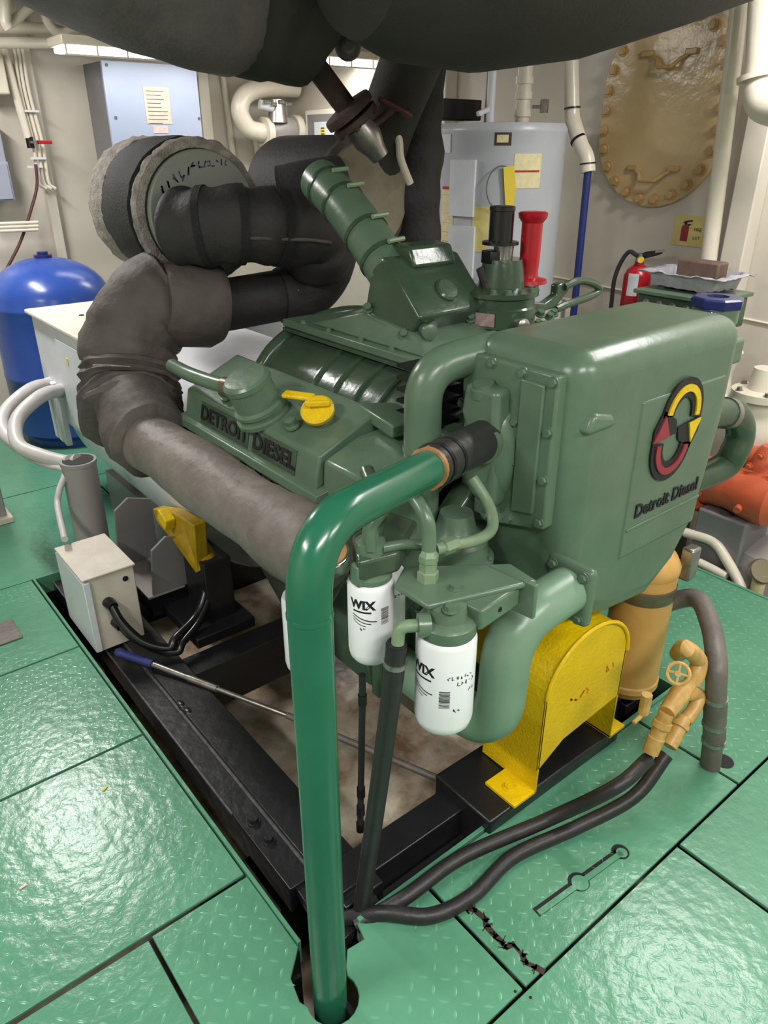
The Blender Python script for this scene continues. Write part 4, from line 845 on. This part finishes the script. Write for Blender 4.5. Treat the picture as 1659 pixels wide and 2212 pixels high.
# pipework and cables on the back bulkhead
def run(name, pts, r, m, label, cat='pipe', rad=.05, smooth_=False, n=14):
    p = [V(q) for q in pts]; return single(name, B().tube(cr(p, 6) if smooth_ else fil(p, rad, 6), r, n), m, label, cat)
yb = 5.18
run('conduit_pipe', [at(-60, 93, y=5.0), at(175, 92, y=5.0)], .028, 'cream_paint', 'thick cream pipe running level near the ceiling at upper left')
run('taped_end', [at(175, 92, y=5.0), at(195, 96, y=5.0)], .02, 'blue_pipe', 'blue taped end of the level cream pipe', 'pipe end')
run('conduit_pipe', [at(8, 100, y=yb), at(28, 180, y=yb), at(60, 298, y=yb)], .022, 'cream_paint', 'cream conduit slanting down the wall to the red lever valve')
run('conduit_pipe', [at(-40, 60, y=5.05), at(110, 62, y=5.05), at(150, 75, y=5.05)], .03, 'cream_paint', 'cream pipe just under the ceiling at far upper left')
run('conduit_pipe', [at(10, -40, y=4.8), at(12, 50, y=4.8), at(20, 60, y=4.8)], .028, 'cream_paint', 'short cream pipe dropping from the ceiling corner')
run('conduit_pipe', [at(20, 52, y=4.85), at(95, -8, y=4.85)], .024, 'cream_paint', 'cream pipe slanting up to the ceiling corner')
run('conduit_pipe', [at(95, -20, y=4.9), at(100, 40, y=4.9), at(130, 72, y=4.9), at(170, 60, y=4.9), at(200, 55, y=4.9)], .026, 'cream_paint', 'curved cream conduit bending under the ceiling', smooth_=True)
for k in range(3):
    run('cable', [at(30+k*9, 105, y=yb+.02), at(45+k*9, 200, y=yb+.02), at(72+k*10, 310, y=yb+.02), at(82+k*11, 390, y=yb+.02), at(100+k*10, 408, y=yb+.02)], .010, 'cream_paint', ['leftmost', 'middle', 'rightmost'][k]+' of three cream cables tied down the back wall', 'cable', smooth_=True, n=8)
for k, (px, py) in enumerate([(66, 240), (82, 342), (75, 360)]):
    q = at(px, py, y=yb); single('cable_tie', B().box(q-V((.045, .01, .006)), q+V((.045, .01, .006))), 'white_paint', ['upper', 'middle', 'lower'][k]+' white tie round the wall cables', 'cable tie')
lv = thing('lever_valve', 'small ball valve with a red lever on the back wall', 'valve', at(65, 308, y=yb))
q = at(65, 308, y=yb); obj('body', B().cyl(q-Z*.03, q+Z*.03, .022, n=12), 'black_plastic', lv); q2 = at(110, 307, y=yb-.03)
obj('lever', B().box((q.x+.02, yb-.06, q.z-.008), (q2.x, yb-.045, q.z+.012)), 'red', lv, .004); obj('stem', B().box((q.x-.01, yb-.06, q.z-.004), (q.x+.03, yb, q.z+.008)), 'steel', lv)
run('red_hose', [at(77, 355, y=yb-.02), at(80, 400, y=yb-.03), at(68, 450, y=yb-.04), at(45, 520, y=yb-.05), at(15, 580, y=yb-.06)], .009, 'red_dark', 'thin dark red hose trailing down the back wall', 'hose', smooth_=True, n=8)
for k in range(3):
    q = at(-40, 485+k*8, y=5.1); q2 = at(82, 480+k*8, y=5.1)
    run('wall_pipe', [q, q2], .010, 'cream_paint', ['top', 'middle', 'bottom'][k]+' of three thin level pipes above the blue tank', n=10)
sb = thing('switch_box', 'small grey switch box on the wall at the left edge', 'switch box', at(10, 435, y=5.1))
a0, a1 = at(-60, 350, y=5.12), at(34, 434, y=5.12); obj('case', B().box((a0.x, 5.12, a1.z), (a1.x, YB, a0.z)), 'grey_blue', sb, .004)
obj('cover', B().box((a0.x+.01, 5.112, a1.z+.01), (a1.x-.01, 5.12, a0.z-.01)), 'grey_blue', sb, .003)
a0, a1 = at(-60, 262, y=5.15), at(14, 350, y=5.15); obj('upper_case', B().box((a0.x, 5.15, a1.z), (a1.x, YB, a0.z)), 'grey_blue', sb, .004)
a0, a1 = at(-60, 110, y=5.15), at(20, 205, y=5.15)
tag(obj('wall_cabinet', B().box((a0.x, 5.12, a1.z), (a1.x, YB, a0.z)), 'cream_paint', bevel=.01), 'cream wall box behind the slanting conduit at the upper left', 'wall box')
run('conduit_pipe', [at(477, 125, y=5.28), at(500, 310, y=5.28), at(515, 420, y=5.28)], .022, 'cream_paint', 'upright cream conduit right of the blue cabinet')
run('conduit_pipe', [at(553, 300, y=5.275), at(565, 410, y=5.275)], .025, 'cream_paint', 'upright cream pipe below the bent pipe and valve')
# bent cream pipe with flanged valve
up = thing('bent_pipe', 'fat cream U-bent pipe with flanged grey valve on the back wall', 'pipe', at(560, 320, y=5.05))
obj('bend', B().tube(cr([at(640, 190, y=5.1), at(570, 190, y=5.08), at(530, 205, y=5.06), at(518, 240, y=5.05), at(535, 275, y=5.05), at(560, 285, y=5.05), at(575, 285, y=5.05)], 6), .06, 20), 'cream_paint', up)
obj('flange', B().tube([at(568, 287, y=5.05), at(580, 287, y=5.05)], .10, 24), 'cream_paint', up)
obj('valve_body', B().tube([at(580, 285, y=5.05), at(605, 282, y=5.05), at(630, 282, y=5.05)], [.08, .10, .085], 20), 'stub_grey', up)
obj('flange', B().tube([at(632, 282, y=5.05), at(645, 282, y=5.05)], .10, 24), 'cream_paint', up)
obj('bonnet', B().tube([at(600, 265, y=5.0), at(598, 215, y=5.0)], [.07, .05], 16), 'steel', up)
for k in range(4): q = at(570+k*16, 220+5*(k % 2), y=4.94); obj('bonnet_bolt', B().cyl(q, q+V((.04, 0, 0)), .012, n=8), 'steel', up)
obj('side_cap', B().cyl(at(560, 225, y=5.0), at(590, 232, y=4.98), .03, n=12), 'white_paint', up)
# breaker panel
bkp = thing('breaker_panel', 'shallow white breaker panel with a yellow warning label', 'panel', (XR-.1, 4.3, 1.5))
a0, a1 = at(664, 238, x=3.30), at(800, 330, x=3.30)
obj('frame', B().box((3.28, a1.y, a1.z), (XR, a0.y, a0.z)), 'cream_paint', bkp, .006)
obj('recess', B().box((3.276, a1.y+.03, a1.z+.03), (3.281, a0.y-.03, a0.z-.03)), 'grey_paint', bkp)
a0, a1 = at(680, 264, x=3.27), at(722, 320, x=3.27); d1_ = obj('door', B().box((3.262, a1.y, a1.z), (3.277, a0.y, a0.z)), 'white_paint', bkp, .003)
a0, a1 = at(728, 264, x=3.27), at(800, 320, x=3.27); obj('door', B().box((3.262, a1.y, a1.z), (3.277, a0.y, a0.z)), 'white_paint', bkp, .003)
a0, a1 = at(692, 277, x=3.261), at(703, 296, x=3.261); obj('warning_label', B().box((3.260, a1.y, a1.z), (3.262, a0.y, a0.z)), 'label_yellow', d1_); c_ = (a0+a1)/2
for k in range(3): obj('print_line', B().box((3.2595, a1.y+.01, a1.z+.015+k*.018), (3.260, a0.y-.01, a1.z+.022+k*.018)), 'ink', d1_)

# ================================================================== RIGHT SIDE: HEATER, HATCH, EXTINGUISHER, PUMP
HCn = V((2.80, 2.62, .97)); HR = .295
wh = thing('water_heater', 'squat pale grey water heater with two access covers and labels', 'water heater', HCn)
obj('tank', B().lathe(HCn, Z, [(HR*.97, 0), (HR, .012), (HR, .72), (HR*1.005, .724), (HR*1.005, .738), (HR*.96, .76), (.02, .768)], 64), 'heater_grey', wh)
def onheater(px, py):  # angle and height of a photo point on the heater's near surface
    d = (_f*FPX+_r*(px-CX)-_u*(py-CY)).normalized(); ox, oy = -HCn.x, -HCn.y; a = d.x**2+d.y**2; bb = ox*d.x+oy*d.y; c = ox*ox+oy*oy-HR*HR
    t = (-bb-math.sqrt(max(bb*bb-a*c, 0)))/a; p = CAM+d*t; return math.atan2(p.y-HCn.y, p.x-HCn.x), p.z
def hpatch(name, pa, pb, m, t=.002, par=None, inset=0):
    a0, z0 = onheater(*pa); a1, z1 = onheater(*pb); n = 8; b = B()
    if a1 < a0-3: a1 += 2*math.pi
    if a0 < a1-3: a0 += 2*math.pi
    o_ = [(HCn.x+(HR+t)*math.cos(a0+(a1-a0)*i/n), HCn.y+(HR+t)*math.sin(a0+(a1-a0)*i/n)) for i in range(n+1)]
    i_ = [(HCn.x+(HR-.004)*math.cos(a0+(a1-a0)*i/n), HCn.y+(HR-.004)*math.sin(a0+(a1-a0)*i/n)) for i in range(n+1)]
    zl, zh = min(z0, z1), max(z0, z1); b.strip(o_, i_, (0, 0, zl), X, Y, (0, 0, zh-zl)); return obj(name, b, m, par or wh, smooth=30)
hpatch('access_cover', (980, 345), (1024, 468), 'white_paint', .02); hpatch('access_cover', (976, 486), (1022, 600), 'white_paint', .02)
hpatch('badge', (1070, 286), (1104, 314), 'rust', .002); hpatch('badge_print', (1074, 291), (1098, 308), 'label_cream', .0025)
lb = hpatch('info_label', (1112, 332), (1164, 406), 'label_cream', .002); hpatch('red_line', (1112, 368), (1164, 372), 'red', .0026, lb)
el_ = hpatch('energy_label', (1022, 446), (1052, 545), 'sign_yellow', .0015)
sl_ = hpatch('side_label', (956, 402), (976, 550), 'label_cream', .002)
for k in range(6): hpatch('print_line', (957, 420+k*20), (975, 422+k*20), 'ink_grey', .0026, sl_)
hpatch('print_line', (957, 402), (975, 410), 'red', .0026, sl_)
hpatch('drain_label', (957, 290), (974, 330), 'white_paint', .004)
tgp = onheater(1096, 405); q = V((HCn.x+(HR+.012)*math.cos(tgp[0]), HCn.y+(HR+.012)*math.sin(tgp[0]), tgp[1]))
tn_ = V((math.cos(tgp[0]), math.sin(tgp[0]), 0)); tu = Z.cross(tn_)
obj('wire_loop', B().tube([q+tu*(.062*math.cos(a*math.pi/12)-.03)+Z*(.085*math.sin(a*math.pi/12)) for a in range(25)], .0025, 6, caps=False), 'ink_grey', wh)
obj('yellow_tag', B().prism([(-.025, .08), (.02, .085), (.035, .0), (.03, -.08), (-.005, -.08), (-.015, .0)], q, tu, Z, tn_*.004), 'label_yellow', wh)
pedp = HCn
tag(obj('heater_stand', B().box((2.5, 2.35, 0), (3.1, 2.95, .96)), 'wall_cream', bevel=.006), 'cream boxed stand carrying the water heater', 'stand')
# pipes on top of the heater
hp_ = thing('heater_pipe', 'pale vertical pipe with small brass valve on top of the heater', 'pipe', (2.85, 2.62, 1.74))
q = at(1127, 262, y=2.6)
obj('riser', B().cyl((q.x, 2.6, 1.73), (q.x, 2.6, 2.5), .033, n=18), 'cream_paint', hp_)
for zz in (1.76, 1.83, 1.89): obj('coupling', B().cyl((q.x, 2.6, zz), (q.x, 2.6, zz+.03), .039, n=18), 'cream_paint', hp_)
obj('valve_handle', B().cyl((q.x+.03, 2.57, 1.80), (q.x+.065, 2.54, 1.80), .007, n=8).box((q.x+.06, 2.51, 1.775), (q.x+.072, 2.55, 1.83)), 'steel', hp_)
q = at(1058, 262, y=2.6)
hp2 = thing('heater_pipe', 'narrow white pipe beside a dark one on the heater top', 'pipe', (q.x, 2.6, 1.74))
obj('riser', B().cyl((q.x, 2.6, 1.73), (q.x, 2.6, 2.1), .018, n=14), 'white_paint', hp2); obj('riser', B().cyl((q.x+.035, 2.64, 1.73), (q.x+.035, 2.64, 2.5), .022, n=14), 'grey_paint', hp2)
obj('relief_lever', B().box((q.x-.09, 2.58, 1.765), (q.x-.02, 2.6, 1.785), ry(-.3)), 'white_paint', hp2, .004)
tag(obj('control_box', B().box((2.5, 2.75, 1.745), (2.8, 2.9, 1.83)), 'black_plastic', bevel=.006), 'dark box standing on the heater behind its pipes', 'box')
# white lagged elbow and blue pipe
ip_ = thing('lagged_water_pipe', 'white lagged pipe with black ties turning into a blue pipe', 'pipe', (3.05, 2.3, 1.0))
wpts = [at(1232, 60, x=3.05), at(1236, 255, x=3.04), at(1255, 315, x=3.02), at(1268, 340, x=3.02), at(1270, 372, x=3.02)]
obj('white_lagging', B().tube(fil(wpts, .08, 6), .034, 18), 'cream_paint', ip_)
obj('blue_pipe', B().tube([at(1270, 370, x=3.02), at(1243, 640, x=3.02), at(1225, 800, x=3.02)], .017, 14), 'blue_pipe', ip_)
for (pa, pb) in [((1236, 232), (1236, 235)), ((1248, 300), (1250, 304)), ((1270, 352), (1270, 355))]: obj('tie', B().tube([at(*pa, x=3.035 if pa[1] < 260 else 3.02), at(*pb, x=3.035 if pa[1] < 260 else 3.02)], .0365, 18), 'black_plastic', ip_)
# gold manhole cover
mh = thing('manhole_cover', 'big gold painted oval manhole cover ringed with bolts', 'manhole cover', (XR-.05, 2.1, 1.36))
MO = (at(1445, 5, x=XR)+at(1445, 450, x=XR))/2; MO = V((XR, (at(1308, 230, x=XR).y+at(1588, 215, x=XR).y)/2, MO.z)); MW = (at(1308, 230, x=XR).y-at(1588, 215, x=XR).y)/2; MH = (at(1445, 5, x=XR).z-at(1445, 450, x=XR).z)/2
def stad(w_, h_, n=16):
    k = h_-w_; return [(w_*math.cos(math.pi*i/n), k+w_*math.sin(math.pi*i/n)) for i in range(n+1)]+[(-w_*math.cos(math.pi*i/n), -k-w_*math.sin(math.pi*i/n)) for i in range(n+1)]
obj('cover', B().prism(stad(MW, MH), (XR-.03, MO.y, MO.z), Y, Z, (.03, 0, 0)), 'gold', mh, .006)
ring_ = stad(MW*.89, MH*.915, 40); per = [V(p+(0,)) for p in ring_]; tot = sum((per[i]-per[i-1]).length for i in range(len(per))); acc = 0; nb = 26; nxt = 0
for i in range(len(per)):
    a, b_ = per[i], per[(i+1) % len(per)]; L_ = (b_-a).length
    while nxt <= acc+L_ and nb > 0:
        p = a.lerp(b_, (nxt-acc)/max(L_, 1e-6)); bolt(mh, (XR-.03, MO.y+p.x, MO.z+p.y), -X, .019, .024, 'gold_bolt'); nxt += tot/26; nb -= 1
    acc += L_
for (pts) in [[(1396, 116), (1420, 128), (1425, 146), (1455, 145), (1468, 128), (1492, 110)], [(1365, 362), (1380, 376), (1384, 390), (1418, 391), (1432, 378), (1452, 365)]]:
    w3 = [at(px, py, x=XR-.045) for px, py in pts]; h_ = obj('handle', B().tube(fil([w3[0]+X*.015, w3[1], w3[2]-X*.02, w3[3]-X*.02, w3[4], w3[5]+X*.015], .015, 4), .0085, 10), 'gold_bolt', mh)
    for e in (w3[0], w3[-1]): obj('handle_pad', B().box(e+V((0, -.028, -.012)), e+V((.02, .028, .012))), 'gold_bolt', h_, .004)
# fire extinguisher sign
sg0, sg1 = at(1461, 463, x=XR), at(1520, 535, x=XR)
fs_ = thing('extinguisher_sign', 'yellowed fire extinguisher sign on the wall below the gold cover', 'sign', (XR, (sg0.y+sg1.y)/2, sg1.z))
cy, cz, hw_, hh_ = (sg0.y+sg1.y)/2, (sg0.z+sg1.z)/2, (sg0.y-sg1.y)/2, (sg0.z-sg1.z)/2
obj('panel', B().box((XR-.004, cy-hw_, cz-hh_), (XR, cy+hw_, cz+hh_)), 'sign_yellow', fs_)
SO = V((XR-.0045, cy, cz)); SX = V((0, -1, 0))
def sgn(name, poly, m): obj(name, B().prism([(p[0]*hw_, p[1]*hh_) for p in poly], SO, SX, Z, (-.0006, 0, 0)), m, fs_, smooth=0)
sgn('icon_body', [(-.5, -.7), (-.05, -.7), (-.05, .25), (-.15, .36), (-.4, .36), (-.5, .25)], 'maroon')
sgn('icon_valve', [(-.36, .38), (-.2, .38), (-.2, .55), (.12, .62), (.1, .72), (-.25, .66), (-.5, .5), (-.36, .5)], 'ink')
sgn('icon_hose', [(-.1, .3), (.1, .42), (-.05, .46), (-.2, .42)], 'ink')
text('sign_text', 'FIRE', .02, SO+V((-.0006, -.5*hw_, .1*hh_)), SX, Z, 'ink', fs_, .0002); text('sign_text', 'EXT', .02, SO+V((-.0006, -.48*hw_, -.45*hh_)), SX, Z, 'ink_grey', fs_, .0002)
# extinguisher
fe = thing('fire_extinguisher', 'red fire extinguisher with a black hose against the right bulkhead', 'fire extinguisher', (3.2, 2.1, .7))
c_ = at(1372, 630, x=3.2); EC = V((3.2, c_.y, .68))
zt = at(1372, 575, x=3.2).z
obj('cylinder', B().lathe(EC, Z, [(.055, 0), (.062, .01), (.062, zt-.68-.04), (.05, zt-.68-.012), (.022, zt-.68+.01), (.02, zt-.68+.025)], 28), 'red', fe)
lbz = at(1360, 610, x=3.14).z
obj('label', B().strip([(EC.x+.0626*math.cos(a), EC.y+.0626*math.sin(a)) for a in [math.pi+.2*i-.1 for i in range(5)]], [(EC.x+.06*math.cos(a), EC.y+.06*math.sin(a)) for a in [math.pi+.2*i-.1 for i in range(5)]], (0, 0, lbz-.06), X, Y, (0, 0, .1)), 'white_paint', fe)
obj('valve_head', B().cyl(EC+Z*(zt-.66), EC+Z*(zt-.62), .02, n=12), 'steel', fe)
hz = zt+.05
obj('lever', B().prism([(0, .01), (.09, .04), (.11, .05), (.10, .065), (.03, .05), (-.03, .025)], (EC.x-.01, EC.y, hz-.03), SX, Z, (.018, 0, 0)), 'black_plastic', fe, .003)
obj('lever_tip', B().prism([(.08, .05), (.12, .058), (.115, .068), (.08, .06)], (EC.x-.012, EC.y, hz-.03), SX, Z, (.02, 0, 0)), 'steel', fe)
obj('hose', B().tube(cr([EC+V((-.02, 0, zt-.63)), EC+V((-.03, .05, zt-.62)), EC+V((-.05, .085, zt-.72)), EC+V((-.05, .088, zt-.85)), EC+V((-.04, .08, .02))], 6), .010, 10), 'black_rubber', fe)
obj('gauge', B().cyl(EC+V((-.02, -.02, zt-.645)), EC+V((-.032, -.025, zt-.645)), .014, n=12), 'label_yellow', fe)
tag(obj('extinguisher_shelf', B().box((3.1, EC.y-.1, .62), (XR, EC.y+.1, .678)), 'cream_paint', bevel=.004), 'cream shelf under the fire extinguisher', 'shelf')
# second machine in green behind the tank, with tray and block on it
am = thing('auxiliary_engine', 'dark green machine casing behind the engine tank', 'engine', (2.95, 1.75, 0))
ga, gb_ = at(1380, 612, x=2.92), at(1545, 640, x=2.92)
obj('casing', B().box((2.92, gb_.y, .95), (3.2, ga.y, 1.075)), 'engine_green_dark', am, .008)
obj('top_flange', B().box((2.90, gb_.y-.01, 1.075), (3.22, ga.y+.01, 1.092)), 'engine_green', am, .003)
for k in range(5): bolt(am, (2.92, gb_.y+.05+k*(ga.y-gb_.y-.1)/4, 1.04), -X, .012, .012, 'steel')
obj('pedestal', B().box((2.98, gb_.y+.05, ZB), (3.2, ga.y-.05, .95)), 'engine_green_dark', am)
tr = thing('foil_tray', 'crumpled silvery grey tray lying on the green casing', 'tray', (3.05, 1.7, 1.1))
b = B(); nx, ny = 14, 20
y0_, y1_ = at(1390, 590, x=3.0).y, at(1575, 610, x=3.0).y
for i in range(nx+1):
    for j in range(ny+1):
        u_, v_ = i/nx, j/ny; e = min(u_, 1-u_, v_, 1-v_); b.v.append(V((2.95+u_*.27, y1_+(y0_-y1_)*v_, 1.094+(.07 if e < .12 else .012)+.012*noise.noise(V((u_*7, v_*9, 1))))))
b.f = [[i*(ny+1)+j, (i+1)*(ny+1)+j, (i+1)*(ny+1)+j+1, i*(ny+1)+j+1] for i in range(nx) for j in range(ny)]
o_ = obj('sheet', b, 'silver_cloth', tr); md = o_.modifiers.new('solid', 'SOLIDIFY'); md.thickness = .004
a0, a1 = at(1470, 558, x=3.08), at(1556, 592, x=3.08); tag(obj('wood_block', B().box((3.06, a1.y, 1.112), (3.14, a0.y, a0.z)), 'wood_brown', bevel=.008), 'worn brown block lying in the silvery tray', 'block')
# vertical cream pipes at the upper right
run('wall_pipe', [at(1604, -60, x=3.22), at(1585, 120, x=3.22), at(1560, 330, x=3.24), at(1525, 610, x=3.26), at(1515, 700, x=3.26)], .034, 'cream_paint', 'cream upright pipe just right of the gold manhole cover')
pw = thing('pipe_manifold', 'cream pipe with flanged elbow at the upper right edge', 'pipe', at(1650, 250, x=3.1))
obj('riser', B().tube([at(1650, -40, x=3.1), at(1640, 150, x=3.1), at(1640, 210, x=3.1)], .05, 18), 'cream_paint', pw)
obj('elbow', B().tube(cr([at(1640, 190, x=3.1), at(1650, 225, x=3.08), at(1690, 240, x=3.06)], 6), .06, 18), 'cream_paint', pw)
obj('flange', B().tube([at(1638, 160, x=3.1), at(1638, 172, x=3.1)], .075, 20), 'cream_paint', pw)
# cream valves at right mid
cv = thing('sea_valve', 'cream painted valve body behind the tank at the right edge', 'valve', at(1640, 900, x=3.1))
q = at(1640, 870, x=3.15)
obj('body', B().lathe(q-Z*.18, Z, [(.06, 0), (.10, .02), (.11, .1), (.08, .16), (.08, .2), (.12, .205), (.12, .235), (.06, .24), (.05, .33)], 24), 'cream_paint', cv)
obj('side_branch', B().tube(cr([q+V((0, .08, -.05)), q+V((0, .17, -.02)), q+V((0, .2, .08)), q+V((0, .17, .2))], 6), .055, 18), 'cream_paint', cv)
for k in range(5): a = k*1.26; bolt(cv, q+V((.1*math.cos(a), .1*math.sin(a), .055)), Z, .012, .016, 'steel')
obj('stand', B().cyl(V((q.x, q.y, ZB)), q-Z*.17, .06, n=16), 'cream_paint', cv)
# green elbow behind the tank on its right
gl_ = thing('green_elbow', 'dark green pipe elbow looping out behind the right side of the tank', 'pipe', (2.1, 1.25, .6))
gpts = [V((1.86, 1.02, .96)), at(1565, 892, y=1.02), at(1588, 895, y=1.02), at(1600, 930, y=1.02), at(1588, 972, y=1.02), at(1550, 1015, y=1.04), V((1.85, 1.08, .70))]
obj('elbow', B().tube(cr(gpts, 8), .044, 22), 'engine_green_dark', gl_)
obj('hose_clamp', B().tube([gpts[1], gpts[1].lerp(gpts[2], .4)], .048, 22), 'steel', gl_)
# orange pump
op = thing('orange_pump', 'orange painted pump casing beyond the deck edge at the right', 'pump', (3.0, 1.25, 0))
oq = at(1600, 1062, x=3.0)
obj('volute', B().tube([oq+V((0, .16, -.02)), oq+V((0, .12, 0)), oq+V((0, .03, .005)), oq+V((0, -.08, .0)), oq+V((0, -.14, 0)), oq+V((0, -.18, 0))], [.09, .095, .095, .11, .11, .07], 28), 'orange', op)
obj('flange', B().tube([oq+V((0, .14, -.02)), oq+V((0, .18, -.02))], .125, 28), 'orange', op)
for k in range(6): a = k*1.05; bolt(op, oq+V((.1*math.cos(a), .14, -.02+.1*math.sin(a))), -Y, .014, .018, 'orange')
obj('seal_housing', B().tube([oq+V((.06, -.06, .09)), oq+V((.06, -.05, .17)), oq+V((.06, -.05, .21))], [.07, .06, .03], 20), 'orange', op)
obj('cross_shaft', B().tube([oq+V((.06, -.13, .16)), oq+V((.06, .06, .14))], .045, 18), 'orange', op)
for k in range(5): a = k*1.25; bolt(op, oq+V((-.02, -.07+.05*math.cos(a), .13+.06*math.sin(a))), -X, .012, .02, 'orange')
obj('outlet', B().cyl(oq+V((-.085, -.05, -.02)), oq+V((-.125, -.055, -.03)), .016, n=12), 'orange', op)
obj('pedestal', B().box((2.9, oq.y-.1, ZB), (3.12, oq.y+.12, oq.z-.09)), 'grey_paint', op, .01)
gt = at(1625, 1180, x=3.12)
tag(obj('pump_tank', B().lathe((3.08, gt.y-.1, ZB), Z, [(.16, 0), (.17, .02), (.17, .45), (.15, .5), (.05, .53)], 32), 'stub_grey'), 'grey rounded tank below the orange pump', 'tank')
run('drain_pipe', [at(1480, 1150, x=2.9), at(1540, 1170, x=2.9), at(1570, 1210, x=2.88), at(1598, 1262, x=2.86), at(1604, 1290, x=2.86)], .022, 'cream_paint', 'cream pipe bending down past the deck edge at the right', smooth_=True)
run('drain_pipe', [at(1510, 1215, x=2.86), at(1570, 1245, x=2.86)], .02, 'cream_paint', 'short cream pipe lying along the deck edge')
bv = thing('brass_valve', 'dull brass gate valve at the right edge beyond the deck', 'valve', at(1645, 1275, x=2.87))
q = at(1645, 1235, x=2.9)
obj('handwheel', B().lathe(q, (-.4, -.5, .6), [(.02, 0), (.05, .0), (.055, .008), (.05, .016), (.02, .016)], 20), 'band_steel', bv); obj('body', B().cyl(q-Z*.2, q-Z*.005, .028, n=14), 'label_cream', bv)
